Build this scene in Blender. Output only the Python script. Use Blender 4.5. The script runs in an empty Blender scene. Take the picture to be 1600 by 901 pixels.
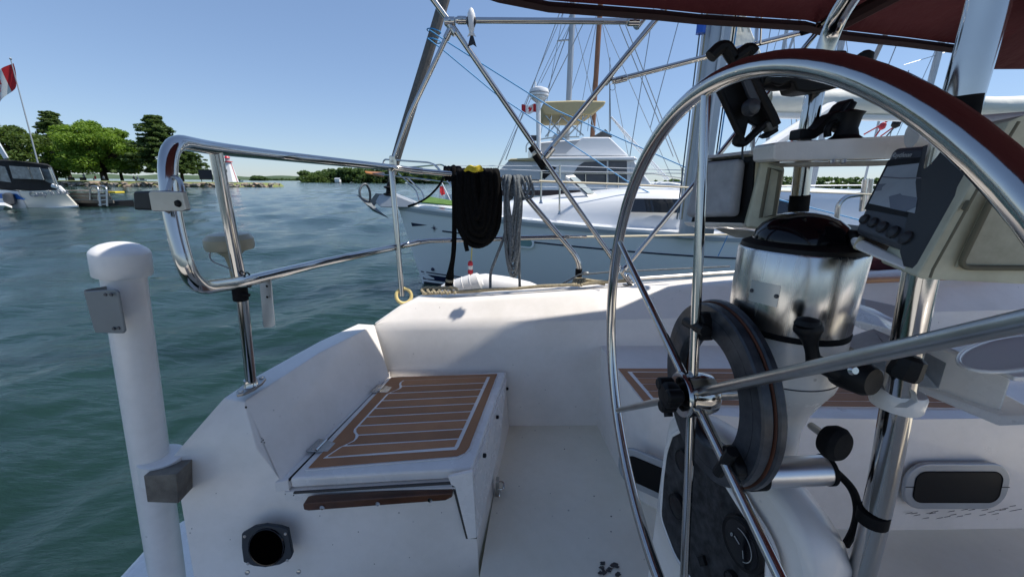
import bpy, bmesh, math, random
import numpy as np
from mathutils import Vector, Matrix
S = bpy.context.scene
COL = S.collection
R = math.radians
V = Vector
random.seed(7)

# ------------------------------------------------------------------ camera, world, sun, exposure
EYE = V((0, 0, 1.95)); F_PX = 605.0; PITCH = R(15.3); ROLL = R(.6)
cd = bpy.data.cameras.new('camera'); cam = bpy.data.objects.new('camera', cd); COL.objects.link(cam)
cd.sensor_width = 36; cd.lens = F_PX / 1600 * 36; cd.clip_start = .02; cd.clip_end = 20000
cam.matrix_world = Matrix.Translation(EYE) @ Matrix.Rotation(math.pi/2 - PITCH, 4, 'X') @ Matrix.Rotation(ROLL, 4, 'Z')
S.camera = cam
SUN_AZ, SUN_EL = R(79.5), R(58.5)
w = bpy.data.worlds.new('World'); S.world = w; w.use_nodes = True
nt = w.node_tree; bg = nt.nodes['Background']; sk = nt.nodes.new('ShaderNodeTexSky')
sk.sky_type = 'NISHITA'; sk.sun_disc = False; sk.sun_elevation = SUN_EL; sk.sun_rotation = SUN_AZ
sk.air_density = 1.0; sk.dust_density = .2; sk.ozone_density = 1.6; sk.altitude = 100
gm = nt.nodes.new('ShaderNodeGamma'); gm.inputs[1].default_value = .66; nt.links.new(sk.outputs[0], gm.inputs[0])
mu_ = nt.nodes.new('ShaderNodeMix'); mu_.data_type = 'RGBA'; mu_.blend_type = 'MULTIPLY'; mu_.inputs[0].default_value = 1; mu_.inputs[7].default_value = (.40, .47, .585, 1)
nt.links.new(gm.outputs[0], mu_.inputs[6]); nt.links.new(mu_.outputs[2], bg.inputs[0]); bg.inputs[1].default_value = .15
sd = bpy.data.lights.new('sun', 'SUN'); so = bpy.data.objects.new('sun', sd); COL.objects.link(so)
sd.energy = 2.0; sd.angle = R(.53); sd.color = (1, .95, .87)
SUN = V((math.sin(SUN_AZ)*math.cos(SUN_EL), math.cos(SUN_AZ)*math.cos(SUN_EL), math.sin(SUN_EL)))
so.rotation_euler = SUN.to_track_quat('Z', 'Y').to_euler(); so.location = (0, 0, 30)
S.view_settings.view_transform = 'Standard'; S.view_settings.look = 'None'
S.view_settings.exposure = 1.48; S.view_settings.gamma = 1
S.cycles.max_bounces = 12; S.cycles.diffuse_bounces = 8; S.cycles.glossy_bounces = 6; S.cycles.transparent_max_bounces = 16
S.cycles.caustics_reflective = False; S.cycles.caustics_refractive = False

# ------------------------------------------------------------------ surveying helpers: a sight line from the eye meets a real plane
_M = cam.matrix_world.to_3x3()
def ray(px, py): return _M @ V(((px-800)/F_PX, (450.5-py)/F_PX, -1))
def pz(px, py, z): r = ray(px, py); return EYE + r*((z-EYE.z)/r.z)
def py(px, yy, Y): r = ray(px, yy); return EYE + r*(Y/r.y)
def pX(px, yy, X): r = ray(px, yy); return EYE + r*(X/r.x)

# ------------------------------------------------------------------ materials
MATS = {}
def mat(name, col, rough=.5, metal=0, spec=None, noise=None, bump=None, trans=0, alpha=1, ior=None, coat=0, aniso=0):
    """noise=(scale, amount, second colour)  bump=(scale, strength, distance)"""
    if name in MATS: return MATS[name]
    m = bpy.data.materials.new(name); m.use_nodes = True; n = m.node_tree; b = n.nodes['Principled BSDF']
    b.inputs['Base Color'].default_value = (*col, 1); b.inputs['Roughness'].default_value = rough; b.inputs['Metallic'].default_value = metal
    if spec is not None: b.inputs['Specular IOR Level'].default_value = spec
    if ior: b.inputs['IOR'].default_value = ior
    b.inputs['Transmission Weight'].default_value = trans; b.inputs['Coat Weight'].default_value = coat
    if alpha < 1: b.inputs['Alpha'].default_value = alpha
    tc = n.nodes.new('ShaderNodeTexCoord')
    if noise:
        t = n.nodes.new('ShaderNodeTexNoise'); t.inputs['Scale'].default_value = noise[0]; t.inputs['Detail'].default_value = 6; t.inputs['Roughness'].default_value = .62
        n.links.new(tc.outputs['Object'], t.inputs['Vector'])
        r = n.nodes.new('ShaderNodeMapRange'); r.inputs[1].default_value = .35; r.inputs[2].default_value = .7; r.inputs[4].default_value = noise[1]
        n.links.new(t.outputs[0], r.inputs[0])
        x = n.nodes.new('ShaderNodeMix'); x.data_type = 'RGBA'; x.inputs[6].default_value = (*col, 1); x.inputs[7].default_value = (*noise[2], 1)
        n.links.new(r.outputs[0], x.inputs[0]); n.links.new(x.outputs[2], b.inputs['Base Color'])
    if bump:
        t = n.nodes.new('ShaderNodeTexNoise'); t.inputs['Scale'].default_value = bump[0]; t.inputs['Detail'].default_value = 4
        n.links.new(tc.outputs['Object'], t.inputs['Vector'])
        u = n.nodes.new('ShaderNodeBump'); u.inputs['Strength'].default_value = bump[1]; u.inputs['Distance'].default_value = bump[2]
        n.links.new(t.outputs[0], u.inputs['Height']); n.links.new(u.outputs[0], b.inputs['Normal'])
    MATS[name] = m; return m

def gel(name, col, rough=.35, dirt=(.33, .3, .24), amount=.35, speck=.6, patch=3.0, sc=90):
    """weathered gelcoat: broad grime patches, fine mottling and small black specks"""
    m = mat(name, col, rough, coat=.25); n = m.node_tree; b = n.nodes['Principled BSDF']; L = n.links.new
    tc = n.nodes.new('ShaderNodeTexCoord')
    def noi(s, d=6):
        t = n.nodes.new('ShaderNodeTexNoise'); t.inputs['Scale'].default_value = s; t.inputs['Detail'].default_value = d; t.inputs['Roughness'].default_value = .65; L(tc.outputs['Object'], t.inputs['Vector']); return t
    def mr(src, a, c, lo, hi):
        r = n.nodes.new('ShaderNodeMapRange'); r.inputs[1].default_value = a; r.inputs[2].default_value = c; r.inputs[3].default_value = lo; r.inputs[4].default_value = hi; L(src, r.inputs[0]); return r.outputs[0]
    def mix(f, c1, c2):
        x = n.nodes.new('ShaderNodeMix'); x.data_type = 'RGBA'
        L(f, x.inputs[0])
        for i, c in ((6, c1), (7, c2)):
            if isinstance(c, tuple): x.inputs[i].default_value = (*c, 1)
            else: L(c, x.inputs[i])
        return x.outputs[2]
    c = mix(mr(noi(patch).outputs[0], .42, .72, 0, amount), col, dirt)
    c = mix(mr(noi(38, 3).outputs[0], .3, .8, 0, .12), c, (col[0]*.6, col[1]*.6, col[2]*.55))
    vo = n.nodes.new('ShaderNodeTexVoronoi'); vo.inputs['Scale'].default_value = sc*.3; vo.inputs['Randomness'].default_value = 1; L(tc.outputs['Object'], vo.inputs['Vector'])
    a1 = mr(vo.outputs['Distance'], .045, .085, 1, 0)
    a2 = mr(noi(4.3, 2).outputs[0], .52, .6, 0, speck)
    mu = n.nodes.new('ShaderNodeMath'); mu.operation = 'MULTIPLY'; L(a1, mu.inputs[0]); L(a2, mu.inputs[1])
    c = mix(mu.outputs[0], c, (.05, .04, .035))
    L(c, b.inputs['Base Color'])
    L(mr(noi(9).outputs[0], .3, .7, rough*.75, rough*1.35), b.inputs['Roughness'])
    u = n.nodes.new('ShaderNodeBump'); u.inputs['Strength'].default_value = .12; u.inputs['Distance'].default_value = .002; L(noi(160, 2).outputs[0], u.inputs['Height']); L(u.outputs[0], b.inputs['Normal'])
    return m

GEL = gel('white_gelcoat', (.87, .82, .77), dirt=(.5, .46, .38), amount=.3)
GELB = gel('white_gelcoat_clean', (.86, .82, .78), .25, amount=.15, speck=.4)
SOLE = gel('cream_nonskid', (.85, .8, .67), .6, (.68, .62, .47), .45, .9, 2.2, 70)
PVC = gel('white_pvc', (.84, .82, .8), .4, (.3, .28, .24), .2, .9, 4, 60)
INOX = mat('stainless_steel', (.52, .505, .485), .12, 1, noise=(14, .35, (.42, .4, .37)), bump=(30, .04, .002))
INOXD = mat('dull_stainless', (.5, .49, .47), .3, 1, noise=(20, .5, (.3, .27, .24)), bump=(60, .15, .002))
BRUSH = mat('brushed_steel', (.62, .61, .59), .22, 1, noise=(6, .4, (.45, .44, .42)))
def brushed():
    n = BRUSH.node_tree; b = n.nodes['Principled BSDF']; tc = n.nodes.new('ShaderNodeTexCoord'); mp = n.nodes.new('ShaderNodeMapping'); mp.inputs['Scale'].default_value = (60, 60, 1.5); t = n.nodes.new('ShaderNodeTexNoise'); t.inputs['Scale'].default_value = 3; t.inputs['Detail'].default_value = 5
    r = n.nodes.new('ShaderNodeMapRange'); r.inputs[1].default_value = .3; r.inputs[2].default_value = .7; r.inputs[3].default_value = .17; r.inputs[4].default_value = .3
    u = n.nodes.new('ShaderNodeBump'); u.inputs['Strength'].default_value = .1; u.inputs['Distance'].default_value = .0008
    L = n.links.new; L(tc.outputs['Object'], mp.inputs[0]); L(mp.outputs[0], t.inputs['Vector']); L(t.outputs[0], r.inputs[0]); L(r.outputs[0], b.inputs['Roughness']); L(t.outputs[0], u.inputs['Height']); L(u.outputs[0], b.inputs['Normal'])
brushed()
ALU = mat('aluminium', (.55, .56, .56), .42, 1, noise=(8, .5, (.36, .37, .38)))
ALUP = mat('painted_aluminium', (.2, .22, .23), .45, .3, noise=(8, .5, (.15, .16, .17)))
BLACK = mat('black_plastic', (.006, .006, .007), .5, spec=.22, bump=(60, .2, .002), noise=(25, .4, (.018, .017, .016)))
RUB = mat('black_rubber', (.005, .005, .006), .8, spec=.15, noise=(30, .4, (.03, .028, .026)))
GLOSSB = mat('black_gloss', (.003, .003, .005), .1, spec=.35)
PANE = mat('dark_locker_window', (.004, .004, .005), .35, spec=.2)
WORN = mat('worn_black_casting', (.012, .015, .021), .4, noise=(38, .28, (.16, .17, .19)), bump=(40, .3, .002))
RUST = mat('rusty_edge', (.12, .04, .02), .8, noise=(20, .6, (.04, .02, .015)))
TEAK = mat('teak_deck_foam', (.42, .195, .085), .6, noise=(9, .7, (.31, .135, .06)), bump=(300, .25, .001))
WOOD = mat('oiled_teak_wood', (.11, .042, .02), .42, noise=(14, .8, (.035, .014, .008)), bump=(60, .3, .002))
VARN = mat('varnished_wood', (.38, .17, .06), .25, noise=(10, .6, (.25, .1, .035)))
def vary(m, lo, hi):
    n = m.node_tree; b = n.nodes['Principled BSDF']; src = b.inputs['Base Color'].links[0].from_socket; oi = n.nodes.new('ShaderNodeObjectInfo'); r = n.nodes.new('ShaderNodeMapRange'); r.inputs[3].default_value = lo; r.inputs[4].default_value = hi
    h = n.nodes.new('ShaderNodeHueSaturation'); n.links.new(oi.outputs['Random'], r.inputs[0]); n.links.new(r.outputs[0], h.inputs['Value']); n.links.new(src, h.inputs['Color']); n.links.new(h.outputs[0], b.inputs['Base Color'])
vary(TEAK, .82, 1.15)
GREYW = mat('weathered_timber', (.2, .18, .15), .8, noise=(18, .9, (.08, .07, .06)), bump=(45, .6, .004))
BEIGE = mat('aged_beige_plastic', (.66, .62, .46), .55, noise=(16, .75, (.36, .33, .22)), bump=(120, .2, .001))
GREYC = mat('stained_grey_cover', (.42, .42, .44), .6, noise=(24, .8, (.25, .245, .25)), bump=(150, .3, .001))
DGREY = mat('dark_grey_plastic', (.045, .05, .06), .42, noise=(20, .3, (.09, .09, .1)))
BTN = mat('button_rubber', (.022, .023, .027), .5)
LCD = mat('lcd_screen', (.40, .43, .46), .25, noise=(30, .3, (.2, .22, .25)))
MAROON = mat('maroon_canvas', (.075, .014, .02), .85, noise=(5, .5, (.05, .007, .012)), bump=(7, .9, .03))
def translucent(m, col, f):
    n = m.node_tree; b = n.nodes['Principled BSDF']; tr = n.nodes.new('ShaderNodeBsdfTranslucent'); tr.inputs[0].default_value = (*col, 1)
    mx = n.nodes.new('ShaderNodeMixShader'); mx.inputs[0].default_value = f; n.links.new(b.outputs[0], mx.inputs[1]); n.links.new(tr.outputs[0], mx.inputs[2]); n.links.new(mx.outputs[0], n.nodes['Material Output'].inputs[0])
translucent(MAROON, (.05, .008, .01), .13)
MARD = mat('dark_canvas_hem', (.03, .008, .01), .9, noise=(12, .5, (.015, .006, .006)))
BLUE = mat('blue_rope', (.04, .3, .62), .6, noise=(60, .6, (.1, .3, .5)))
BLKROPE = mat('black_rope', (.004, .004, .004), .9, spec=.1, noise=(90, .6, (.013, .012, .012)), bump=(180, .9, .003))
GRYROPE = mat('grey_flecked_rope', (.07, .08, .09), .85, noise=(110, .9, (.24, .27, .29)), bump=(160, .8, .003))
TANROPE = mat('tan_rope', (.42, .36, .24), .85, noise=(70, .8, (.24, .2, .13)), bump=(140, .9, .003))
YEL = mat('yellow_rope', (.75, .58, .03), .7, noise=(60, .6, (.5, .36, .02)), bump=(120, .7, .003))
CREAMR = mat('cream_plastic', (.75, .6, .26), .4, noise=(20, .3, (.6, .45, .18)))
IVORY = mat("ivory_plastic", (.36, .33, .23), .35, noise=(8, .4, (.38, .35, .27)))
RED = mat('red_plastic', (.6, .02, .04), .35)
REDF = mat('red_cloth', (.62, .02, .03), .7)
WHITEF = mat('white_cloth', (.8, .8, .8), .8)
WHITE = mat('white_paint', (.8, .8, .79), .3, noise=(3, .4, (.72, .72, .7)))
WHITEY = mat('yacht_white', (.78, .79, .8), .22, noise=(1.5, .3, (.72, .73, .74)))
HULLW = mat('hull_white', (.88, .88, .86), .3, noise=(1.2, .4, (.83, .84, .84)))
NAVY = mat('navy_stripe', (.008, .013, .05), .3)
TINT = mat('dark_tinted_glass', (.012, .014, .018), .08, coat=.4)
GREYGL = mat('grey_screened_window', (.07, .08, .095), .35, noise=(20, .3, (.1, .11, .12)))
TEALGL = mat('greenish_portlight_glass', (.2, .32, .3), .1)
GREENM = mat('green_turf', (.1, .2, .035), .9, noise=(9, .8, (.05, .12, .02)), bump=(60, .8, .01))
SAILC = mat('cream_sailcloth', (.74, .74, .68), .8, noise=(3, .4, (.62, .61, .53)), bump=(9, .5, .02))
TANC = mat('tan_canvas', (.5, .42, .24), .85, noise=(4, .4, (.4, .33, .18)))
GREYSL = mat('grey_canvas_sleeve', (.17, .15, .135), .85, noise=(12, .6, (.1, .085, .075)), bump=(20, .5, .006))
BROWNM = mat('brown_spar', (.26, .12, .06), .5, noise=(6, .5, (.18, .08, .04)))
WIRE = mat('rigging_wire', (.35, .36, .37), .35, .8)
MASTG = mat('grey_mast', (.42, .45, .48), .4, .35, noise=(2, .4, (.34, .37, .4)))
VINYL = mat('clear_vinyl_window', (.13, .15, .16), .12, noise=(3, .8, (.32, .36, .38)))
BLKC = mat('black_canvas', (.012, .012, .013), .85, noise=(5, .5, (.03, .03, .03)))
SKINM = mat('skin', (.3, .17, .11), .6)

# ------------------------------------------------------------------ mesh builder
class MB:
    def __init__(s): s.v = []; s.f = []
    def add(s, vs, fs):
        o = len(s.v); s.v += [V(a) for a in vs]; s.f += [[i+o for i in f] for f in fs]; return s
    def box(s, c, d, rot=None):
        c = V(c); h = V(d)/2; M = rot.to_3x3() if rot is not None else Matrix.Identity(3)
        vs = [c + M @ V((x*h.x, y*h.y, z*h.z)) for x in (-1, 1) for y in (-1, 1) for z in (-1, 1)]
        return s.add(vs, [(0,1,3,2),(4,6,7,5),(0,4,5,1),(2,3,7,6),(0,2,6,4),(1,5,7,3)])
    def prism(s, pts, off):
        """polygon pts extruded by the vector off"""
        pts = [V(p) for p in pts]; off = V(off); n = len(pts)
        return s.add(pts + [p+off for p in pts], [list(range(n))[::-1], list(range(n, 2*n))] + [(i, (i+1)%n, n+(i+1)%n, n+i) for i in range(n)])
    def quad(s, *p): return s.add(p, [tuple(range(len(p)))])
    def tube(s, pts, r, seg=10, closed=False, caps=True, fillet=0, fn=6):
        pts = [V(p) for p in pts]
        if fillet: pts = fil(pts, fillet, fn)
        P = [pts[0]]
        for p in pts[1:]:
            if (p-P[-1]).length > 1e-6: P.append(p)
        if closed and (P[0]-P[-1]).length < 1e-6: P.pop()
        n = len(P); vs = []; up = None
        for i in range(n):
            if closed: t = (P[(i+1)%n]-P[i-1])
            else: t = P[min(i+1, n-1)] - P[max(i-1, 0)]
            t = t.normalized() if t.length > 1e-9 else V((0, 0, 1))
            if up is None:
                up = V((0, 0, 1)) if abs(t.z) < .9 else V((1, 0, 0))
            a = (up - t*up.dot(t)); a = a.normalized() if a.length > 1e-6 else t.orthogonal().normalized()
            up = a; b = t.cross(a); rr = r[i] if isinstance(r, (list, tuple)) else r
            for k in range(seg):
                th = 2*math.pi*k/seg; vs.append(P[i] + (a*math.cos(th)+b*math.sin(th))*rr)
        fs = []
        for i in range(n if closed else n-1):
            j = (i+1) % n
            for k in range(seg):
                l = (k+1) % seg; fs.append((i*seg+k, i*seg+l, j*seg+l, j*seg+k))
        if caps and not closed: fs += [list(range(seg))[::-1], [(n-1)*seg+k for k in range(seg)]]
        return s.add(vs, fs)
    def lathe(s, prof, o, axis=(0, 0, 1), seg=32):
        """prof: (radius, distance along axis)"""
        o = V(o); ax = V(axis).normalized(); a = ax.orthogonal().normalized(); b = ax.cross(a); vs = []; n = len(prof)
        for r, h in prof:
            for k in range(seg):
                th = 2*math.pi*k/seg; vs.append(o + ax*h + (a*math.cos(th)+b*math.sin(th))*max(r, 1e-5))
        fs = [(i*seg+k, i*seg+(k+1)%seg, (i+1)*seg+(k+1)%seg, (i+1)*seg+k) for i in range(n-1) for k in range(seg)]
        fs += [list(range(seg))[::-1], [(n-1)*seg+k for k in range(seg)]]
        return s.add(vs, fs)
    def torus(s, c, n_, R_, r, seg=48, k=8, arc=None):
        c = V(c); n_ = V(n_).normalized(); a = n_.orthogonal().normalized(); b = n_.cross(a)
        return s.tube([c + (a*math.cos(t)+b*math.sin(t))*R_ for t in [2*math.pi*i/seg for i in range(seg)]], r, k, closed=True)
    def loft(s, rows, closed=False):
        n = len(rows[0]); vs = [p for r in rows for p in r]; fs = []
        for i in range(len(rows)-1):
            for k in range(n if closed else n-1):
                l = (k+1) % n; fs.append((i*n+k, i*n+l, (i+1)*n+l, (i+1)*n+k))
        return s.add(vs, fs)
def fil(pts, r, n=6):
    out = [pts[0]]
    for a, b, c in zip(pts, pts[1:], pts[2:]):
        d1 = (a-b); d2 = (c-b); l = min(r, d1.length*.49, d2.length*.49); p = b+d1.normalized()*l; q = b+d2.normalized()*l
        for i in range(n+1):
            t = i/n; out.append(p*(1-t)**2 + b*2*t*(1-t) + q*t*t)
    out.append(pts[-1]); return out
def cr(pts, n=6):
    """Catmull-Rom through the points"""
    pts = [V(p) for p in pts]; P = [pts[0]*2-pts[1]] + pts + [pts[-1]*2-pts[-2]]; out = []
    for i in range(1, len(P)-2):
        a, b, c, d = P[i-1:i+3]
        for k in range(n):
            t = k/n; out.append(.5*((2*b)+(c-a)*t+(2*a-5*b+4*c-d)*t*t+(3*b-a-3*c+d)*t**3))
    out.append(pts[-1]); return out

ALLROOTS = []
def tag(o, label=None, cat=None, group=None, kind=None):
    if label: o['label'] = label
    if cat: o['category'] = cat
    if group: o['group'] = group
    if kind: o['kind'] = kind
    return o
def thing(name, label, cat, loc=(0, 0, 0), group=None):
    o = bpy.data.objects.new(name, None); o.empty_display_size = .05; COL.objects.link(o); o.location = loc; o['origin'] = tuple(loc)
    return tag(o, label, cat, group)
def root_of(o):
    t = V((0, 0, 0))
    while o is not None: t += V(o.location); o = o.parent
    return t
def mesh(name, mb, m, off, smooth=35, clean=True):
    me = bpy.data.meshes.new(name); me.from_pydata([tuple(v-off) for v in mb.v], [], mb.f)
    if isinstance(m, (list, tuple)):
        for a in m: me.materials.append(a)
    else: me.materials.append(m)
    if clean:
        b = bmesh.new(); b.from_mesh(me); bmesh.ops.recalc_face_normals(b, faces=b.faces); b.to_mesh(me); b.free()
    if smooth:
        me.shade_smooth(); me.set_sharp_from_angle(angle=R(smooth))
    me.update(); return me
def P(name, mb, m, parent=None, bev=0, seg=2, smooth=35, label=None, kind=None, loc=None, clean=True):
    """one mesh object; under a parent, its vertices are stored relative to the parent's place"""
    off = root_of(parent) if parent is not None else V(loc if loc is not None else (0, 0, 0))
    o = bpy.data.objects.new(name, mesh(name, mb, m, off, smooth, clean)); COL.objects.link(o)
    if parent is not None: o.parent = parent
    else: o.location = off
    if bev:
        b = o.modifiers.new('bevel', 'BEVEL'); b.width = bev; b.segments = seg; b.limit_method = 'ANGLE'; b.angle_limit = R(30); b.harden_normals = True
    if label: o['label'] = label
    if kind: o['kind'] = kind
    return o
def solo(name, mb, m, label, cat, loc, group=None, **k):
    return tag(P(name, mb, m, None, loc=loc, **k), label, cat, group)
def struct(name, mb, m, loc=(0, 0, 0), **k): return tag(P(name, mb, m, None, loc=loc, **k), kind='structure')
def screw(p, n, parent, r=.006):
    n = V(n).normalized(); mb = MB().lathe([(r, 0), (r*.9, .0015), (r*.35, .002)], p, n, 12)
    P('screw', mb, INOXD, parent)
def text(name, s, size, loc, xdir, ydir, m, parent=None, ext=.0005):
    cu = bpy.data.curves.new(name, 'FONT'); cu.body = s; cu.size = size; cu.extrude = ext; cu.align_x = 'LEFT'; cu.resolution_u = 2
    o = bpy.data.objects.new(name, cu); COL.objects.link(o)
    x = V(xdir).normalized(); z = x.cross(V(ydir)).normalized(); y = z.cross(x)
    M = Matrix((x, y, z)).transposed().to_4x4(); M.translation = V(loc)
    dg = bpy.context.evaluated_depsgraph_get(); me = bpy.data.meshes.new_from_object(o.evaluated_get(dg)); bpy.data.objects.remove(o)
    me.transform(M); off = root_of(parent) if parent is not None else V((0, 0, 0)); me.transform(Matrix.Translation(-off))
    me.materials.clear(); me.materials.append(m); q = bpy.data.objects.new(name, me); COL.objects.link(q)
    if parent is not None: q.parent = parent
    return q

# ------------------------------------------------------------------ water
def water_material():
    m = bpy.data.materials.new('lake_water'); m.use_nodes = True; n = m.node_tree; b = n.nodes['Principled BSDF']; L = n.links.new
    b.inputs['Roughness'].default_value = .1; b.inputs['IOR'].default_value = 1.38; b.subsurface_method = 'BURLEY'; b.inputs['Subsurface Weight'].default_value = 1; b.inputs['Subsurface Radius'].default_value = (1, 1, 1); b.inputs['Subsurface Scale'].default_value = 3.0
    tc = n.nodes.new('ShaderNodeTexCoord')
    mp = n.nodes.new('ShaderNodeMapping'); mp.inputs['Scale'].default_value = (.45, 1.5, 1); mp.inputs['Rotation'].default_value = (0, 0, R(-18)); L(tc.outputs['Object'], mp.inputs[0])
    a = n.nodes.new('ShaderNodeTexNoise'); a.inputs['Scale'].default_value = 2.8; a.inputs['Detail'].default_value = 7; a.inputs['Roughness'].default_value = .6; L(mp.outputs[0], a.inputs['Vector'])
    c = n.nodes.new('ShaderNodeTexNoise'); c.inputs['Scale'].default_value = 7; c.inputs['Detail'].default_value = 4; L(mp.outputs[0], c.inputs['Vector'])
    u = n.nodes.new('ShaderNodeBump'); u.inputs['Strength'].default_value = .7; u.inputs['Distance'].default_value = .06; L(a.outputs[0], u.inputs['Height'])
    u2 = n.nodes.new('ShaderNodeBump'); u2.inputs['Strength'].default_value = .5; u2.inputs['Distance'].default_value = .03; L(c.outputs[0], u2.inputs['Height']); L(u.outputs[0], u2.inputs['Normal'])
    L(u2.outputs[0], b.inputs['Normal'])
    # green murk shows through, a little uneven
    t = n.nodes.new('ShaderNodeTexNoise'); t.inputs['Scale'].default_value = .5; t.inputs['Detail'].default_value = 3; L(tc.outputs['Object'], t.inputs['Vector'])
    x = n.nodes.new('ShaderNodeMix'); x.data_type = 'RGBA'; x.inputs[6].default_value = (.009, .027, .022, 1); x.inputs[7].default_value = (.014, .04, .032, 1); L(t.outputs[0], x.inputs[0]); L(x.outputs[2], b.inputs['Base Color'])
    return m
WATER = water_material()
def build_water():
    rng = np.random.default_rng(3)
    rings = np.concatenate([np.linspace(.6, 8, 150), 8*np.exp(np.linspace(.03, math.log(9000/8), 210))]); az = np.radians(np.linspace(-62, 62, 430))
    rr, aa = np.meshgrid(rings, az, indexing='ij'); x = rr*np.sin(aa); y = rr*np.cos(aa); z = np.zeros_like(x)
    for i in range(54):
        lam = .13*1.105**i if i < 38 else rng.uniform(.5, 5); k = 2*math.pi/lam; d = R(-35)+rng.normal(0, .55)
        amp = .0088*lam**.95*rng.uniform(.5, 1.2); vis = np.clip(1.6 - rr*.022/lam*1.2, 0, 1)
        z += amp*vis*np.sin(k*(x*math.cos(d)+y*math.sin(d))+rng.uniform(0, 6.28))*.62
    n, m = x.shape; vs = np.stack([x, y, z], -1).reshape(-1, 3)
    i = np.arange(n-1)[:, None]*m + np.arange(m-1)[None]; q = np.stack([i, i+1, i+m+1, i+m], -1).reshape(-1, 4)
    me = bpy.data.meshes.new('water'); me.vertices.add(len(vs)); me.vertices.foreach_set('co', vs.ravel()); me.loops.add(q.size); me.loops.foreach_set('vertex_index', q.ravel().astype(np.int32))
    me.polygons.add(len(q)); me.polygons.foreach_set('loop_start', np.arange(0, q.size, 4, dtype=np.int32)); me.update(calc_edges=True); me.validate()
    me.materials.append(WATER); me.shade_smooth()
    me.flip_normals() if me.polygons[0].normal.z < 0 else None
    o = bpy.data.objects.new('water', me); COL.objects.link(o); tag(o, kind='structure')
    # the rest of the lake, behind and beside the boat, meets the sheet at its edges
    mb = MB(); N = 60; a0, a1 = R(62), R(298); rows = []
    for r_ in (0.0, .6, 5, 30, 200, 1500, 9000): rows.append([V((r_*math.sin(a0+(a1-a0)*k/N), r_*math.cos(a0+(a1-a0)*k/N), 0)) for k in range(N+1)])
    mb.loft(rows); struct('water', mb, WATER)
    mb = MB(); mb.add([(.6*math.sin(t), .6*math.cos(t), 0) for t in np.radians(np.linspace(-62, 62, 20))]+[(0, 0, 0)], [[20]+list(range(20))]); struct('water', mb, WATER)
    bed = MB().quad((-9500, -9500, -3), (9500, -9500, -3), (9500, 9500, -3), (-9500, 9500, -3)); struct('lake_bed', bed, mat('lake_bed_mud', (.03, .035, .025), .9))
build_water()

# unseen pale dock added behind the eye to bounce sunlight into the cockpit
BOUNCEM = mat('bounce_pale', (.68, .66, .6), .85, noise=(2, .6, (.55, .52, .47)))
fdk = thing('bounce_dock', 'unseen pale dock added to starboard to bounce sunlight into the cockpit', 'dock', (1, -2.4, 0))
for i in range(14): P('bounce_slab', MB().box((-7+i*1.5, -2.6, .5), (1.48, 2.8, .16)), BOUNCEM, fdk, bev=.01)
P('bounce_dock_float', MB().box((2.75, -2.75, .12), (20.6, 2.0, .6)), mat('dark_float', (.08, .08, .08), .8), fdk)
# ------------------------------------------------------------------ foliage
def leafmat(name, a, b_, rough=.6):
    m = mat(name, a, rough, noise=(.35, .9, b_), spec=.25); n = m.node_tree; b = n.nodes['Principled BSDF']
    b.inputs['Subsurface Weight'].default_value = 0
    tr = n.nodes.new('ShaderNodeBsdfTranslucent'); tr.inputs[0].default_value = (b_[0]*1.6, b_[1]*1.7, b_[2], 1)
    mx = n.nodes.new('ShaderNodeMixShader'); mx.inputs[0].default_value = .28
    out = n.nodes['Material Output']; n.links.new(b.outputs[0], mx.inputs[1]); n.links.new(tr.outputs[0], mx.inputs[2]); n.links.new(mx.outputs[0], out.inputs[0]); return m
LEAF1 = leafmat('bright_leaves', (.11, .19, .025), (.2, .3, .045))
LEAF2 = leafmat('mid_leaves', (.06, .12, .025), (.12, .2, .04))
LEAF3 = leafmat('pine_needles', (.055, .10, .035), (.12, .17, .05))
LEAF4 = leafmat('far_leaves', (.07, .12, .045), (.12, .18, .06))
LEAF5 = leafmat('olive_leaves', (.065, .11, .03), (.12, .17, .045))
BARK = mat('bark', (.07, .055, .04), .9, noise=(4, .8, (.035, .028, .022)))
def leaves(centres, per, spread, size, rng, flat=.45, droop=0):
    """many small leaf faces round each clump centre"""
    vs = []; fs = []
    for (c, rad) in centres:
        n = int(per*rad*rad) + 6
        d = rng.normal(size=(n, 3)); d /= np.linalg.norm(d, axis=1)[:, None]; d *= (rng.uniform(.35, 1, n)**.5)[:, None]*rad; d[:, 2] *= flat
        p = np.array(c)+d
        for q in p:
            a = rng.normal(size=3); a[2] *= .5; a /= np.linalg.norm(a); b = np.cross(a, rng.normal(size=3)); b /= np.linalg.norm(b); s_ = size*rng.uniform(.6, 1.3)
            o = len(vs); vs += [q-a*s_, q+b*s_*.55, q+a*s_, q-b*s_*.55]; fs.append((o, o+1, o+2, o+3))
    mb = MB(); mb.v = [V(v) for v in vs]; mb.f = fs; return mb
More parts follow.
